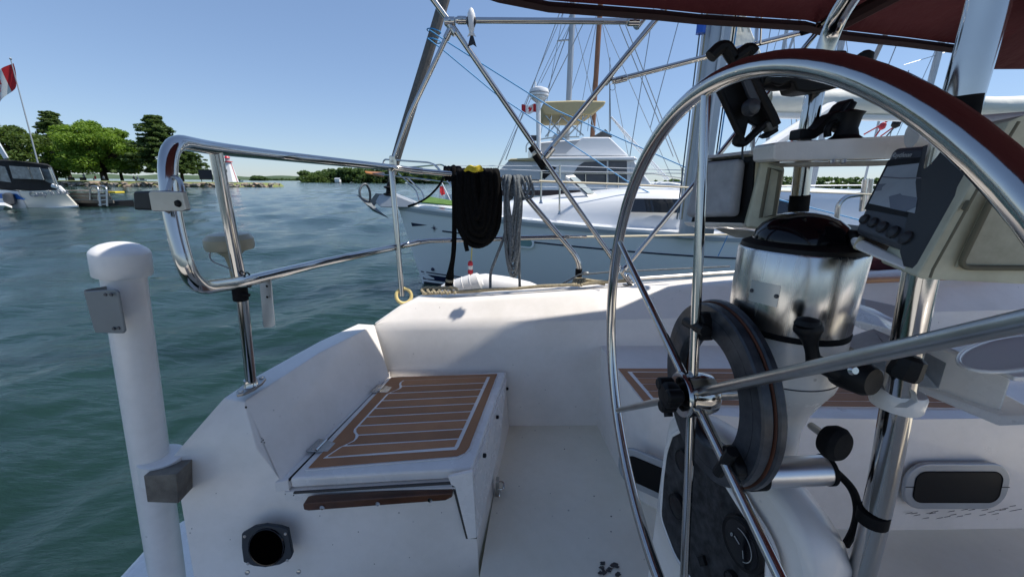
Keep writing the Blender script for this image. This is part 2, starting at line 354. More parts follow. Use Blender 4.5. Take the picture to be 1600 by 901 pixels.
def tree(name, label, base, h, wd, leaf, seed, lean=0, kind='round', trunk_h=.2, group='trees in the waterfront park', per=70, size=.26, cat='tree'):
    rng = np.random.default_rng(seed); base = V(base); t = thing(name, label, cat, base, group)
    tr = MB(); tr.tube(cr([base, base+V((lean*h*.05, 0, h*.3)), base+V((lean*h*.12, 0, h*.6)), base+V((lean*h*.2, 0, h*.92))], 4), [wd*.035*(1-.8*i/12) for i in range(13)], 8)
    cs = []
    if kind == 'round':
        n = 84
        for i in range(n):
            u = rng.uniform(0, 1); a = rng.uniform(0, 2*math.pi); zz = trunk_h + (1-trunk_h)*u
            prof = math.sin(math.pi*min(1, (u*.86+.16)))**.6; rr = wd*.5*prof*rng.uniform(.5, .97)
            c = base + V((lean*h*.2*u + rr*math.cos(a), rr*math.sin(a), h*(zz*.93)))
            cs.append((c, wd*rng.uniform(.07, .135)))
            tr.tube([base+V((lean*h*.1*u, 0, h*max(trunk_h*.7, zz*.55))), c], [wd*.012, wd*.004], 5)
    else:                                             # pine: layered boughs with gaps, blown to one side
        n = 34
        for i in range(n):
            u = (i+.5)/n; zz = trunk_h+(1-trunk_h)*u; rr = wd*.5*((1-u)**.75*.9+.12)*rng.uniform(.65, 1.1)
            for k in range(4):
                a = i*2.4+k*math.pi/2+rng.normal(0, .35); L_ = rr*(1+.35*math.cos(a)*(1 if lean >= 0 else -1))
                e = base+V((lean*h*.2*u+L_*math.cos(a), L_*math.sin(a), h*zz-rr*.08+rng.normal(0, .012)*h))
                s_ = base+V((lean*h*.18*u, 0, h*zz)); tr.tube([s_, e], [wd*.008, wd*.002], 4)
                for q in (.4, .7, 1): cs.append((s_.lerp(e, q), wd*rng.uniform(.035, .075)*(1.15-.25*q)))
        per = per*2.0
    P('trunk', tr, BARK, t); P('crown', leaves(cs, per, 1, size, rng, .55 if kind == 'round' else .4), leaf, t, smooth=0, clean=False); return t

# ------------------------------------------------------------------ park spit with stone shore (about 100 m off)
GRASS = mat('park_grass', (.16, .2, .05), .9, noise=(.25, .9, (.22, .22, .09)))
YS = 104
shore = [(-190, 96), (-140, 97), (-110, 99), (-92, 101), (-82, 104), (-74.5, 110), (-70.5, 117), (-72, 124), (-85, 130), (-120, 138), (-190, 150)]
mb = MB(); top = [V((x, y, .95)) for x, y in shore]; ctr = V((-130, 118, 1.25))
ins = [p.lerp(ctr, .06)+V((0, 0, .12)) for p in top]; out = [V((p.x+(1 if p.x > -85 else 0), p.y-2.2 if p.y < 112 else p.y+1, -.4)) for p in top]
mb.loft([out, top, ins], True); mb.add(ins, [list(range(len(ins)))]); struct('park_ground', mb, GRASS, smooth=60)
STONE = [mat('shore_stone_pale', (.42, .35, .27), .9, noise=(1.5, .8, (.24, .2, .16))), mat('shore_stone_grey', (.3, .27, .23), .9, noise=(1.5, .8, (.18, .16, .14))), mat('shore_stone_tan', (.46, .34, .24), .9, noise=(1.5, .8, (.3, .22, .16)))]
st = thing('stone_shoreline', 'bank of broad tan boulders edging the grassy park point', 'stones', (-92, 99, 0))
protos = []
for i in range(6):
    b = bmesh.new(); bmesh.ops.create_icosphere(b, subdivisions=1, radius=1); rg = random.Random(i)
    for v in b.verts: v.co *= rg.uniform(.75, 1.15); v.co.z = max(-.6, min(.55, v.co.z))
    me = bpy.data.meshes.new('stone'); b.to_mesh(me); b.free(); me.materials.append(STONE[i % 3]); protos.append(me)
rs = random.Random(5); line = [V((x, y, 0)) for x, y in shore[1:8]]
acc = []; 
for a, b in zip(line, line[1:]):
    k = int((b-a).length/.78)
    for i in range(k): acc.append(a.lerp(b, i/k))
for i, p in enumerate(acc[:280] if len(acc) > 280 else acc):
    for row in range(2 if len(acc) < 140 else 1): pass
    o = bpy.data.objects.new('stone', protos[rs.randrange(6)]); COL.objects.link(o); o.parent = st
    o.location = p + V((rs.uniform(-.4, .4), -1.3+rs.uniform(-.9, .5), rs.choice((.15, .5, .85))+rs.uniform(-.1, .1))) - V(st.location)
    o.scale = (rs.uniform(.6, 1.35), rs.uniform(.6, 1), rs.uniform(.3, .5)); o.rotation_euler = (rs.uniform(-.2, .2), rs.uniform(-.15, .15), rs.uniform(-.5, .5))
mb = MB()
for p in acc:
    for q in range(3):
        c = p+V((rs.uniform(-.5, .5), -1.0+rs.uniform(-.8, .8), rs.uniform(.0, .8))); mb.box(c, (rs.uniform(.5, 1.1), .6, rs.uniform(.25, .45)), Matrix.Rotation(rs.uniform(-.5, .5), 4, 'Z') @ Matrix.Rotation(rs.uniform(-.3, .3), 4, 'Y'))
P('rubble', mb, STONE[1], st, bev=.08, kind='stuff', smooth=0)

def yb(px, yy, Y): return py(px, yy, Y)
GZ = 1.3
def T(px_base, Y): r = ray(px_base, 285); return V((r.x*Y/r.y, Y, GZ))
def hgt(px, ytop, Y): return py(px, ytop, Y).z - GZ
def wid(x0, x1, Y): return (py(x1, 240, Y) - py(x0, 240, Y)).length
tree('maple_tree', 'big bright green maple, widest crown in the park', T(165, 106), hgt(165, 189, 106), wid(84, 218, 106), LEAF1, 1, 0, trunk_h=.2, per=75, size=.30)
tree('maple_tree', 'narrow mid green tree just right of the big bright maple', T(192, 110), hgt(192, 203, 110), wid(160, 222, 110), LEAF2, 2, 0, trunk_h=.22, per=50, size=.3)
tree('pine_tree', 'tall dark pine rising behind the green roofed kiosk', T(112, 112), hgt(100, 175, 112), wid(58, 134, 112), LEAF3, 3, -.3, 'pine', .25, per=70, size=.26)
tree('pine_tree', 'tall dark windswept pine behind the bent end of the stainless rail', T(272, 108), hgt(240, 182, 108), wid(204, 300, 108), LEAF3, 4, -.55, 'pine', .16, per=60, size=.28)
tree('pine_tree', 'low spreading pine leaning over the point beside the lighthouse', T(286, 112), hgt(286, 222, 112), wid(262, 330, 112), LEAF3, 5, .35, 'pine', .3, per=70, size=.26)
tree('shade_tree', 'broad olive green tree behind the canopied motor boat', T(45, 102), hgt(45, 196, 102), wid(-14, 108, 102), LEAF5, 6, 0, trunk_h=.12, per=40, size=.32)
tree('shade_tree', 'tall ragged tree cut by the left edge of the photo', T(-6, 104), hgt(-4, 165, 104), wid(-44, 26, 104), LEAF2, 7, 0, trunk_h=.1, per=50, size=.3)

# kiosk, people, benches, sign, lighthouse, flag
GRROOF = mat('green_metal_roof', (.09, .3, .2), .5, noise=(2, .4, (.06, .22, .15)))
p = T(88, 109); k = thing('park_kiosk', 'small pavilion with a stepped green roof under the trees', 'pavilion', p)
mb = MB()
for x in (-1.4, 1.4):
    for y in (-1.4, 1.4): q = MB().box(p+V((x, y, 1.3)), (.22, .22, 2.6)); P('post', q, WHITE, k)
mb.lathe([(2.9, 2.6), (1.6, 4.3), (1.55, 4.3)], p, (0, 0, 1), 8); P('lower_roof', mb, GRROOF, k, smooth=20)
P('lantern_wall', MB().box(p+V((0, 0, 4.8)), (2.1, 2.1, 1.1)), mat('pale_green_boards', (.3, .42, .36), .7), k)
P('upper_roof', MB().lathe([(1.9, 5.3), (.1, 7.6)], p, (0, 0, 1), 8), GRROOF, k, smooth=20)
def person(px, Y, h, top, bottom, label, sit=False, face=1):
    b = T(px, Y); t = thing('person', label, 'person', b)
    hip = .5*h if not sit else .45; sh = hip+.33*h
    mb = MB()
    for s_ in (-1, 1):
        if sit: mb.tube([b+V((.1*s_, 0, hip)), b+V((.1*s_+.4*face, -.1, hip)), b+V((.1*s_+.42*face, -.1, .05))], [.09, .075, .05], 7)
        else: mb.tube([b+V((.09*s_, 0, hip)), b+V((.1*s_, .03, hip*.5)), b+V((.11*s_, 0, .03))], [.1, .075, .05], 7)
    P('trousers', mb, bottom, t)
    mb = MB().tube([b+V((0, 0, hip-.05)), b+V((0, 0, hip+.15*h)), b+V((0, 0, sh)), b+V((0, 0, sh+.05*h))], [.15, .16, .19, .06], 9)
    for s_ in (-1, 1): mb.tube([b+V((.2*s_, 0, sh-.03)), b+V((.25*s_, -.08, sh-.28)), b+V((.18*s_, -.25, sh-.45))], [.06, .05, .035], 6)
    P('shirt', mb, top, t)
    mb = MB().lathe([(.02, 0), (.07, .03), (.085, .12), (.07, .2), (.02, .24)], b+V((0, 0, sh+.05*h)), (0, 0, 1), 10); P('head', mb, SKINM, t)
    mb = MB().lathe([(.09, 0), (.092, .06), (.06, .12), (.01, .14)], b+V((.01, .01, sh+.05*h+.13)), (0, 0, 1), 10); P('hair', mb, BLACK, t); return t
DK = mat('dark_cloth', (.03, .03, .04), .9); RD = mat('red_shirt', (.35, .03, .03), .9); BW = mat('blue_grey_cloth', (.15, .18, .22), .9)
person(151, 100, 1.7, RD, DK, 'seated person in red beneath the big bright maple', True, -1)
person(164, 100, 1.7, BW, DK, 'seated person in grey beside the big maple trunk', True)
person(211, 100, 1.7, DK, DK, 'left of two dark clad people seated under the pine', True)
person(217, 100.5, 1.7, BW, DK, 'right of two dark clad people seated under the pine', True, -1)
person(134, 99, 1.75, BW, DK, 'person standing on the grass left of the seated ones')
p = T(122, 101); t = thing('picnic_table', 'dark picnic table in the shade of the big maple', 'table', p); P('tabletop', MB().box(p+V((0, 0, .75)), (4, .9, .08)), GREYW, t)
for s_ in (-1, 1): P('bench_seat', MB().box(p+V((0, .8*s_, .45)), (4, .3, .06)), GREYW, t)
for s_ in (-1.5, 1.5): P('trestle', MB().box(p+V((s_, 0, .36)), (.1, 1.5, .7)), GREYW, t)
p = T(88, 98); t = thing('litter_bin', 'dark drum shaped bin on the park grass by the kiosk', 'bin', p); P('drum', MB().lathe([(.42, 0), (.5, .2), (.5, .95), (.4, 1.15)], p, (0, 0, 1), 12), BLACK, t)
p = T(318, 104); t = thing('park_sign', 'large black sign board on posts left of the lighthouse', 'sign', p)
a, b_ = py(309.5, 265, 104), py(333, 280.5, 104)
P('board', MB().box(((a.x+b_.x)/2, 104, (a.z+b_.z)/2), (b_.x-a.x, .15, a.z-b_.z)), mat('sign_black', (.02, .02, .025), .6), t)
for x in (a.x+.3, b_.x-.3): P('post', MB().box((x, 104.12, (GZ+a.z)/2), (.15, .1, a.z-GZ)), BLACK, t)
# lighthouse
p = T(361.5, 110); t = thing('lighthouse', 'small white tapered lighthouse with red trim at the tip of the point', 'lighthouse', p)
def L_(yy): return py(360, yy, 110).z
zt = L_(253.5); wb = wid(355, 366, 110)*.8; 
P('tower', MB().lathe([(wb*1.18, 0), (wb*.5, zt-GZ)], p, (0, 0, 1), 8), WHITE, t, smooth=10)
P('corner_trim', MB().tube([p+V((wb*1.16, -.1, 0)), p+V((wb*.5, 0, zt-GZ))], .09, 5), RED, t)
P('gallery', MB().lathe([(wb*.72, zt-GZ), (wb*.72, zt-GZ+.2)], p, (0, 0, 1), 12), RED, t); P('lantern_room', MB().lathe([(wb*.36, zt-GZ+.2), (wb*.36, zt-GZ+1.1)], p, (0, 0, 1), 10), mat('pale_glass', (.4, .4, .42), .2), t)
P('lantern_roof', MB().lathe([(wb*.5, zt-GZ+1.1), (.08, zt-GZ+2.0), (.05, zt-GZ+2.7)], p, (0, 0, 1), 10), RED, t)
P('window', MB().box(p+V((-.1, -wb*.78, (zt-GZ)*.55)), (.6, .15, .8)), TINT, t)

# maple leaf flag
LEAFOUT = [(0, .5), (.09, .33), (.2, .38), (.16, .14), (.27, .24), (.3, .17), (.44, .19), (.39, .05), (.44, .0), (.22, -.2), (.25, -.28), (.02, -.24), (.03, -.5)]
LEAFOUT = LEAFOUT + [(-x, y) for x, y in LEAFOUT[::-1] if x > 0]
def flag(parent, o, u, v, wave, name='flag_cloth', back=True):
    """u: fly vector, v: hoist vector (both full length); wave: function (s,t)->offset"""
    o, u, v = V(o), V(u), V(v); n = u.cross(v).normalized(); nx, ny = 32, 12
    def S_(a, b, off=0): return o+u*a+v*b+wave(a, b)+n*off
    for (a0, a1, m, nm) in ((0, .25, REDF, 'red_band'), (.25, .75, WHITEF, 'white_field'), (.75, 1, REDF, 'red_band')):
        rows = [[S_(a0+(a1-a0)*i/10, j/ny) for j in range(ny+1)] for i in range(11)]
        P(nm, MB().loft(rows), m, parent, smooth=80)
    for sgn in (1, -1):
        ang = v.length/u.length; pts = [S_(.5+x*.8*ang, .5+y*.82, .012*sgn*v.length) for x, y in LEAFOUT]; c = S_(.5, .48, .012*sgn*v.length)
        m_ = MB(); m_.add(pts+[c], [(i, (i+1) % len(pts), len(pts)) for i in range(len(pts))]); P('maple_leaf', m_, REDF, parent, smooth=0)
a, b_ = py(16, 93, 70), py(47, 215, 78); p = b_.copy(); p.z = .9
p2 = py(47, 208, 92); base = py(52, 240, 92); a = py(16.5, 92, 92)
base = a + (p2-a)*((GZ-a.z)/(p2.z-a.z)); t = thing('flagpole', 'tall leaning flagpole rising behind the park trees', 'flagpole', base)
P('pole', MB().tube([base, a], [.16, .09], 10), MASTG, t); P('finial', MB().lathe([(.02, -.3), (.2, -.1), (.22, .05), (.02, .28)], a, (0, 0, 1), 10), MASTG, t)
h0, h1 = py(17, 98, 91.7), py(25.5, 133, 91.7); fl = thing('flag', 'large Canadian maple leaf flag drooping from the leaning pole', 'flag', h1)
u_ = py(-14, 184, 91)-h1
flag(fl, h1, u_, h0-h1, lambda s, t_: V((0, .5*math.sin(s*9+t_*2), .35*math.sin(s*6))))

# ------------------------------------------------------------------ far shores
def wood(name, x0, x1, ytops, Y, leaf, seed, kind='stuff', dens=1, size=1.1, label=None):
    """a far-off wood that reads as one mass; ytops = [(px, y)] skyline"""
    rng = np.random.default_rng(seed); cs = []
    xs = [a for a, b in ytops]; ys = [b for a, b in ytops]
    for px in np.arange(x0, x1, (x1-x0)/(60*dens)):
        top = np.interp(px, xs, ys)+rng.normal(0, .5); q = py(px, top, Y); ht = q.z
        for k in range(4): cs.append((V((q.x+rng.normal(0, 1), Y+rng.uniform(-6, 22), ht*(.15+.25*k)*rng.uniform(.85, 1.02))), max(1.2, ht*rng.uniform(.16, .3))))
    return P(name, leaves(cs, 9.0, 1, size, rng, .7), leaf, None, loc=(cs[0][0].x, Y, 0), smooth=0, kind=kind, clean=False)
HAZYSH = mat('far_shore_rock', (.3, .28, .24), .9, noise=(.3, .6, (.2, .18, .15)))
def island(px0, px1, Y, depth=30, h=1.0):
    a, b = T(px0, Y), T(px1, Y); n = 18; pts = [V(((a.x+b.x)/2+(b.x-a.x)/2*math.cos(2*math.pi*i/n), Y+depth/2+depth/2*math.sin(2*math.pi*i/n), -.5)) for i in range(n)]
    ctr = V(((a.x+b.x)/2, Y+depth/2, h)); mb = MB().loft([pts, [ctr.lerp(p, .9)+V((0, 0, 0)) for p in pts]], True); mb.add([ctr.lerp(p, .9) for p in pts], [list(range(n))]); struct('island_ground', mb, HAZYSH)
island(466, 720, 420, 60)
wood('wooded_island', 470, 560, [(468, 270), (476, 267), (490, 269), (505, 266), (520, 264), (540, 263), (560, 263)], 412, LEAF4, 11)
wood('wooded_island', 556, 735, [(556, 263), (575, 264), (600, 265), (640, 267), (700, 271), (735, 276)], 430, LEAF4, 12, dens=1.4)
wood('wooded_island', 470, 515, [(470, 276), (485, 272), (500, 274), (515, 280)], 395, LEAF5, 13, dens=.6, size=.8)
p = V((py(528, 283, 392).x, 392, .6)); t = thing('cottage', 'tiny white cottage at the foot of the wooded island', 'cottage', p); P('wall', MB().box(p+V((0, 0, 1.3)), (4.5, 4, 2.6)), WHITE, t)
P('roof', MB().prism([p+V((-2.6, -2.3, 2.6)), p+V((2.6, -2.3, 2.6)), p+V((2.6, 0, 4)), p+V((-2.6, 0, 4))], (0, .2, .02)), MASTG, t)
wood('far_wood', 390, 412, [(388, 276), (396, 274.5), (404, 275.5), (412, 278)], 900, LEAF4, 14, dens=.5, size=1.6)
wood('far_wood', 405, 470, [(405, 279), (440, 279.5), (470, 280.5)], 1300, LEAF4, 15, dens=.7, size=2)
hill = MB(); n = 80
pr = [(py(-260+i*10 if i < 70 else -260+i*10, 270.5+.0105*(-260+i*10)+1.1*math.sin(i*.7)+.8*math.sin(i*.31), 1500)) for i in range(n)]
struct('far_hills', MB().loft([[V((q.x, 1460, -1)) for q in pr], pr, [V((q.x, 1700, -1)) for q in pr]]), mat('distant_woodland', (.05, .085, .04), .95, noise=(.02, .9, (.08, .12, .06))), smooth=60)
pr = [py(800+i*25, 282+1.0*math.sin(i*.9)+.7*math.sin(i*.37)+.0105*(i*25), 700) for i in range(44)]
struct('far_hills', MB().loft([[V((q.x, 690, -1)) for q in pr], pr, [V((q.x, 800, -1)) for q in pr]]), MATS['distant_woodland'], smooth=60)
for i, (px, Y, s_) in enumerate(((372, 340, 1), (222, 300, .8))):
    p = V((py(px, 281, Y).x, Y, 0)); t = thing('motor_launch', ('small white motor launch passing right of the lighthouse', 'small white launch seen under the park trees')[i], 'boat', p)
    P('hull', MB().loft([[p+V((-4*s_, -1, .9)), p+V((3*s_, -1.2, .9)), p+V((4.6*s_, 0, 1.2))], [p+V((-4*s_, -.8, -.1)), p+V((2.6*s_, -.9, -.1)), p+V((3.8*s_, 0, -.1))]]), WHITE, t); P('cabin', MB().box(p+V((0, 0, 1.5)), (3*s_, 1.6, 1.2)), TINT, t, bev=.15)

# ------------------------------------------------------------------ canopied motor boat, floating dock and dinghy at left
pb = V((py(30, 325, 29).x, 29, 0)); t = thing('motor_boat', 'white motor boat with black canvas canopy and blue hull stripe', 'motor boat', pb)
def q29(px, yy, Y=28): return py(px, yy, Y*.93)
# transom corner near (120,322); topsides run away to the left; the photo shows stern quarter
side = [(-70, 296), (-30, 296), (10, 297), (28, 299), (40, 320)]; 
bot = [(-70, 327), (-30, 327), (0, 326), (20, 326), (42, 326)]
hull = MB()
near = [q29(x, y) for x, y in side]; nb = [q29(x, y) for x, y in bot]; dep = V((-1.9, 1.7, 0))
hull.loft([near, nb]); hull.loft([[p+dep for p in near], [p+dep for p in nb]]); hull.loft([near, [p+dep for p in near]])
P('hull', hull, WHITEY, t)
tr = [q29(28, 299), q29(90, 297, 28.4), q29(104, 303, 28.6), q29(121, 321, 28.8), q29(44, 327)]
P('transom', MB().prism(tr, (-.5, .5, 0)), mat('cream_gelcoat', (.74, .71, .62), .35, noise=(1, .4, (.66, .63, .54))), t, bev=.06)
st_ = [q29(-70, 302, 27.93), q29(24, 303, 27.93), q29(38, 312, 27.93), q29(10, 310, 27.93), q29(-70, 309, 27.93)]
P('stripe', MB().prism(st_, (0, .05, 0)), mat('blue_stripe', (.02, .1, .35), .3), t)
P('swim_platform', MB().prism([q29(44, 326, 27.9), q29(122, 321, 28.4), q29(122, 323.5, 28.4), q29(44, 329, 27.9)], (-.5, .5, 0)), WHITEY, t)
can = [q29(-60, 250), q29(8, 249), q29(24, 251), q29(75, 256, 28.4), q29(80, 262, 28.4), q29(92, 297, 28.5), q29(76, 299, 28.3), q29(22, 297), q29(-60, 292)]
c = MB(); c.prism(can, (-1.5, 1.4, 0)); P('canopy', c, BLKC, t, bev=.12, seg=3)
for w_ in ([(14, 259), (43, 261), (50, 280), (20, 279)], [(45, 261), (61, 262), (68, 281), (52, 280)], [(0, 259), (8, 261), (17, 285), (0, 283)]):
    P('window_panel', MB().prism([q29(x, y, 27.96) for x, y in w_], (0, .05, 0)), VINYL, t)
P('side_window', MB().prism([q29(64, 263, 28.3), q29(78, 265, 28.3), q29(87, 290, 28.35), q29(71, 283, 28.3)], (0, .04, 0)), VINYL, t)
P('radar_arch', MB().prism([q29(-12, 215, 29), q29(-2, 222, 29), q29(13, 247, 29), q29(6, 249, 29), q29(-6, 230, 29), q29(-16, 222, 29)], (-.3, .3, 0)), WHITEY, t, bev=.05)
P('canopy_pole', MB().tube([q29(76, 262, 28.2), q29(87, 291, 28.25)], .03, 6), INOX, t); P('canopy_pole', MB().tube([q29(79, 262, 28.2), q29(92, 294, 28.25)], .03, 6), INOX, t)
P('outboard_fender', MB().lathe([(.05, 0), (.25, .1), (.28, .35), (.25, .7), (.1, .8)], q29(18, 321, 27.7), (0, 0, 1), 12), DGREY, t)
P('bolster', MB().tube([q29(82, 290, 28.3), q29(93, 293, 28.4), q29(100, 300, 28.5)], .14, 8), WHITEY, t)
text('lettering', "Camp 'n Seat", .5, q29(47, 308, 28.1), q29(85, 305, 28.1)-q29(47, 308, 28.1), (0, 0, 1), mat('silver_lettering', (.35, .35, .37), .4), t, .02)
pd = py(-2, 326, 25); t = thing('white_dinghy', 'bow of a white dinghy cut by the left edge of the photo', 'dinghy', pd)
P('hull', MB().loft([[py(-40, 317, 25), py(8, 317, 25), py(19, 322, 25.3)], [py(-40, 320, 24.8), py(8, 321, 24.6), py(19, 325, 25.2)], [py(-40, 331, 25), py(3, 331, 25), py(16, 328, 25.3)]]), WHITEY, t, smooth=60)
P('deck', MB().loft([[py(-40, 317, 25), py(8, 317, 25), py(19, 322, 25.3)], [py(-40, 315, 26.5), py(5, 315, 26.5), py(19, 322, 25.35)]]), WHITEY, t)
pk = py(130, 322, 27.5); pk.z = 0; t = thing('floating_dock', 'weathered plank dock with ladder off the motor boat stern', 'dock', pk)
a, b_, c_ = py(108, 305, 28.4), py(154, 305, 27), py(154, 312, 27)
for i in range(3):
    z0 = .95-.24*i; P('plank', MB().box(((a.x+b_.x)/2+.2*i*.3, 27.6+.02*i, z0-.1), (b_.x-a.x+.3, .09, .2)), GREYW, t)
for i in range(9): P('deck_board', MB().box((a.x+.25*i+.1, 28.5, 1.07), (.23, 2.0, .05)), GREYW, t)
P('float', MB().box(((a.x+b_.x)/2, 28.5, .15), (b_.x-a.x, 1.8, .5)), BLACK, t)
P('yellow_cap', MB().box((b_.x+.28, 28.0, 1.0), (.5, .7, .12)), YEL, t, bev=.03)
lad = thing('boat_ladder', 'pale boarding ladder hooped over the dock end', 'ladder', py(160, 322, 26.9))
for dx in (0, 13):
    pts = [py(141+dx*1.0, 312, 27.5), py(141+dx, 292, 27.5), py(147+dx, 290.5, 27.3), py(153.5+dx, 293, 27), py(157+dx*.8, 322, 26.9)]
    P('hoop', MB().tube(pts, .055, 8, fillet=.2), ALU, lad)
for yy in (299, 306, 313, 320): P('rung', MB().tube([py(154, yy, 26.95), py(167, yy-1, 26.95)], .045, 6), ALU, lad)

# ------------------------------------------------------------------ neighbouring sailboat
NB = V((-2.1, 7.2, 0)); t = thing('neighbour_sailboat', 'white sailing yacht in the next berth with a grey anchor on its bow', 'sailboat', NB); nb_ = t
LOA = 11.0; CY = 7.2
def hb(u): return 1.92*math.sin(min(u/.55, 1)*math.pi/2)**.8 * (1-.25*max(0, (u-.6)/.4)**2)
def sheer(u): return 1.555-.3*math.sin(min(u/.62, 1)*math.pi/2)+.1*max(0, u-.62)
def hp(u, h, out=0):
    """hull point: u along the length, h height fraction of the sheer (1) to the waterline (0)"""
    z = sheer(u)*h; flare = .28+.68*min(1, u/.45)**.8; hh = max(h, 0)
    k = flare+(1-flare)*hh**.75 if h > 0 else flare+.45*h
    x = NB.x + .40*(1-hh)*(1-u)**6 - .18*hh*0 + u*LOA
    return V((x, CY-(hb(u)*k+out)-(.02 if u < .001 else 0), z))
us = [0, .006, .015, .03, .05, .08, .11, .15, .2, .25, .3, .36, .43, .5, .6, .7, .8, .9, 1]; hs = [1, .93, .85, .7, .55, .4, .25, .12, 0, -.25]
m_ = MB(); m_.loft([[hp(u, h) for h in hs] for u in us]); m_.loft([[V((p.x, 2*CY-p.y, p.z)) for p in [hp(u, h) for h in hs]] for u in us])
m_.add([hp(1, h) for h in hs]+[V((hp(1, h).x, 2*CY-hp(1, h).y, hp(1, h).z)) for h in hs[::-1]], [list(range(2*len(hs)))]); P('hull', m_, HULLW, t, smooth=50, clean=False)
def hstrip(name, u0, u1, h0, h1, m, out=.006, n=24, taper=False):
    rows = []
    for i in range(n+1):
        u = u0+(u1-u0)*i/n; k = (1-i/n) if taper else 1
        rows.append([hp(u, h0, out), hp(u, h0+(h1-h0)*(k if taper else 1), out)])
    return P(name, MB().loft(rows), m, t, smooth=60, clean=False)
hstrip('rubbing_strake', 0, 1, .975, .93, mat('grey_rubrail', (.42, .45, .47), .4), .02)
hstrip('boot_stripe', .001, 1, .17, .10, NAVY); hstrip('boot_stripe', .001, 1, .205, .19, NAVY, .007); hstrip('waterline_band', .001, 1, .07, -.1, mat('antifoul_blue', (.01, .015, .03), .5), .007)
hstrip('sheer_stripe', .075, .9, .762, .745, NAVY); hstrip('stripe_arrow', .018, .05, .80, .757, NAVY, taper=True)
# compass rose mark
cc = hp(.061, .775, .012); du = (hp(.066, .775, .012)-hp(.056, .775, .012)).normalized(); pts = []
for i in range(16):
    a = math.pi*i/8; rr = .085 if i % 4 == 0 else (.05 if i % 2 == 0 else .018); pts.append(cc+du*rr*math.sin(a)+V((0, 0, rr*math.cos(a))))
P('compass_rose_mark', MB().add(pts+[cc+V((0, -.004, 0))], [(i, (i+1) % 16, 16) for i in range(16)]), NAVY, t, smooth=0)
cc = hp(.035, .25, .01); P('thruster_fitting', MB().lathe([(.035, 0), (.03, .02)], cc, (0, -1, .1), 12), NAVY, t)
# deck and coachroof
dk = MB(); dk.loft([[hp(u, 1)+V((0, .03, -.01)), V((hp(u, 1).x, CY-hb(u)*.5, sheer(u)+.035*hb(u)/2)), V((hp(u, 1).x, CY, sheer(u)+.06*hb(u)/2)), V((hp(u, 1).x, 2*CY-hp(u, 1).y-.03, sheer(u)-.01))] for u in us]); P('deck', dk, WHITEY, t, smooth=60, clean=False)
def roof(x0, x1, zt, half, y0=CY):
    rows = []; n = 26
    for i in range(n+1):
        s = i/n; x = x0+(x1-x0)*s; u = (x-NB.x)/LOA; e = min(1, s/.45)**.55*min(1, (1-s)/.08+.001)**.4 if s > 0 else 0
        hw = half*(.45+.55*min(1, s/.4)); zb = sheer(u)-.02; rows.append([V((x, y0+hw*c_, zb+(zt-zb)*e*k)) for c_, k in ((-1.04, 0), (-1.0, .35), (-.93, .75), (-.8, .95), (-.4, 1.03), (0, 1.06), (.4, 1.03), (.8, .95), (1, .35), (1.04, 0))])
    return MB().loft(rows)
P('coachroof', roof(-.75, 6.0, 1.88, 1.35), WHITEY, t, smooth=60, clean=False)
pw = hp(.2, .74, .012); a = pw; du = (hp(.22, .72, .012)-hp(.18, .72, .012)).normalized()
def rrect(c, u, v, w_, h_, r, n=5):
    pts = []
    for cx, cy, a0 in ((w_/2-r, h_/2-r, 0), (-w_/2+r, h_/2-r, 90), (-w_/2+r, -h_/2+r, 180), (w_/2-r, -h_/2+r, 270)):
        for i in range(n+1): a = R(a0+90*i/n); pts.append(V(c)+V(u)*(cx+r*math.cos(a))+V(v)*(cy+r*math.sin(a)))
    return pts
nrm = V((du.y, -du.x, 0)).normalized(); nrm = nrm if nrm.y < 0 else -nrm
g = P('portlight', MB().prism(rrect(pw, du, V((0, 0, 1)), .46, .16, .07), nrm*.02), HULLW, t); P('pane', MB().prism(rrect(pw+nrm*.021, du, V((0, 0, 1)), .40, .11, .05), nrm*.004), TEALGL, g)
for x0 in (1.6, 3.2):   # coachroof side windows
    P('cabin_window', MB().prism([V((x0, CY-1.38, 1.55)), V((x0+1.1, CY-1.39, 1.54)), V((x0+1.0, CY-1.33, 1.74)), V((x0+.15, CY-1.3, 1.74))], (0, -.03, 0)), TINT, t)
# deck hatch propped open
a, b_, c_, d_ = py(883, 274, 6.6), py(897, 273, 6.7), py(935, 307, 6.4), py(921, 308, 6.3)
h_ = P('deck_hatch', MB().prism([a, b_, c_, d_], (0, .02, -.03)), ALU, t, bev=.01); k = a.lerp(c_, .5)
P('pane', MB().prism([p.lerp((a+b_+c_+d_)/4, .25)+V((0, -.012, .012)) for p in (a, b_, c_, d_)], (0, .005, -.005)), mat('pale_acrylic', (.35, .4, .4), .15), h_)
P('turf_mat', MB().prism([py(657, 317, 6.9), py(672, 309, 7.3), py(735, 320, 6.75), py(720, 323, 6.6)], (0, 0, .02)), GREENM, t)
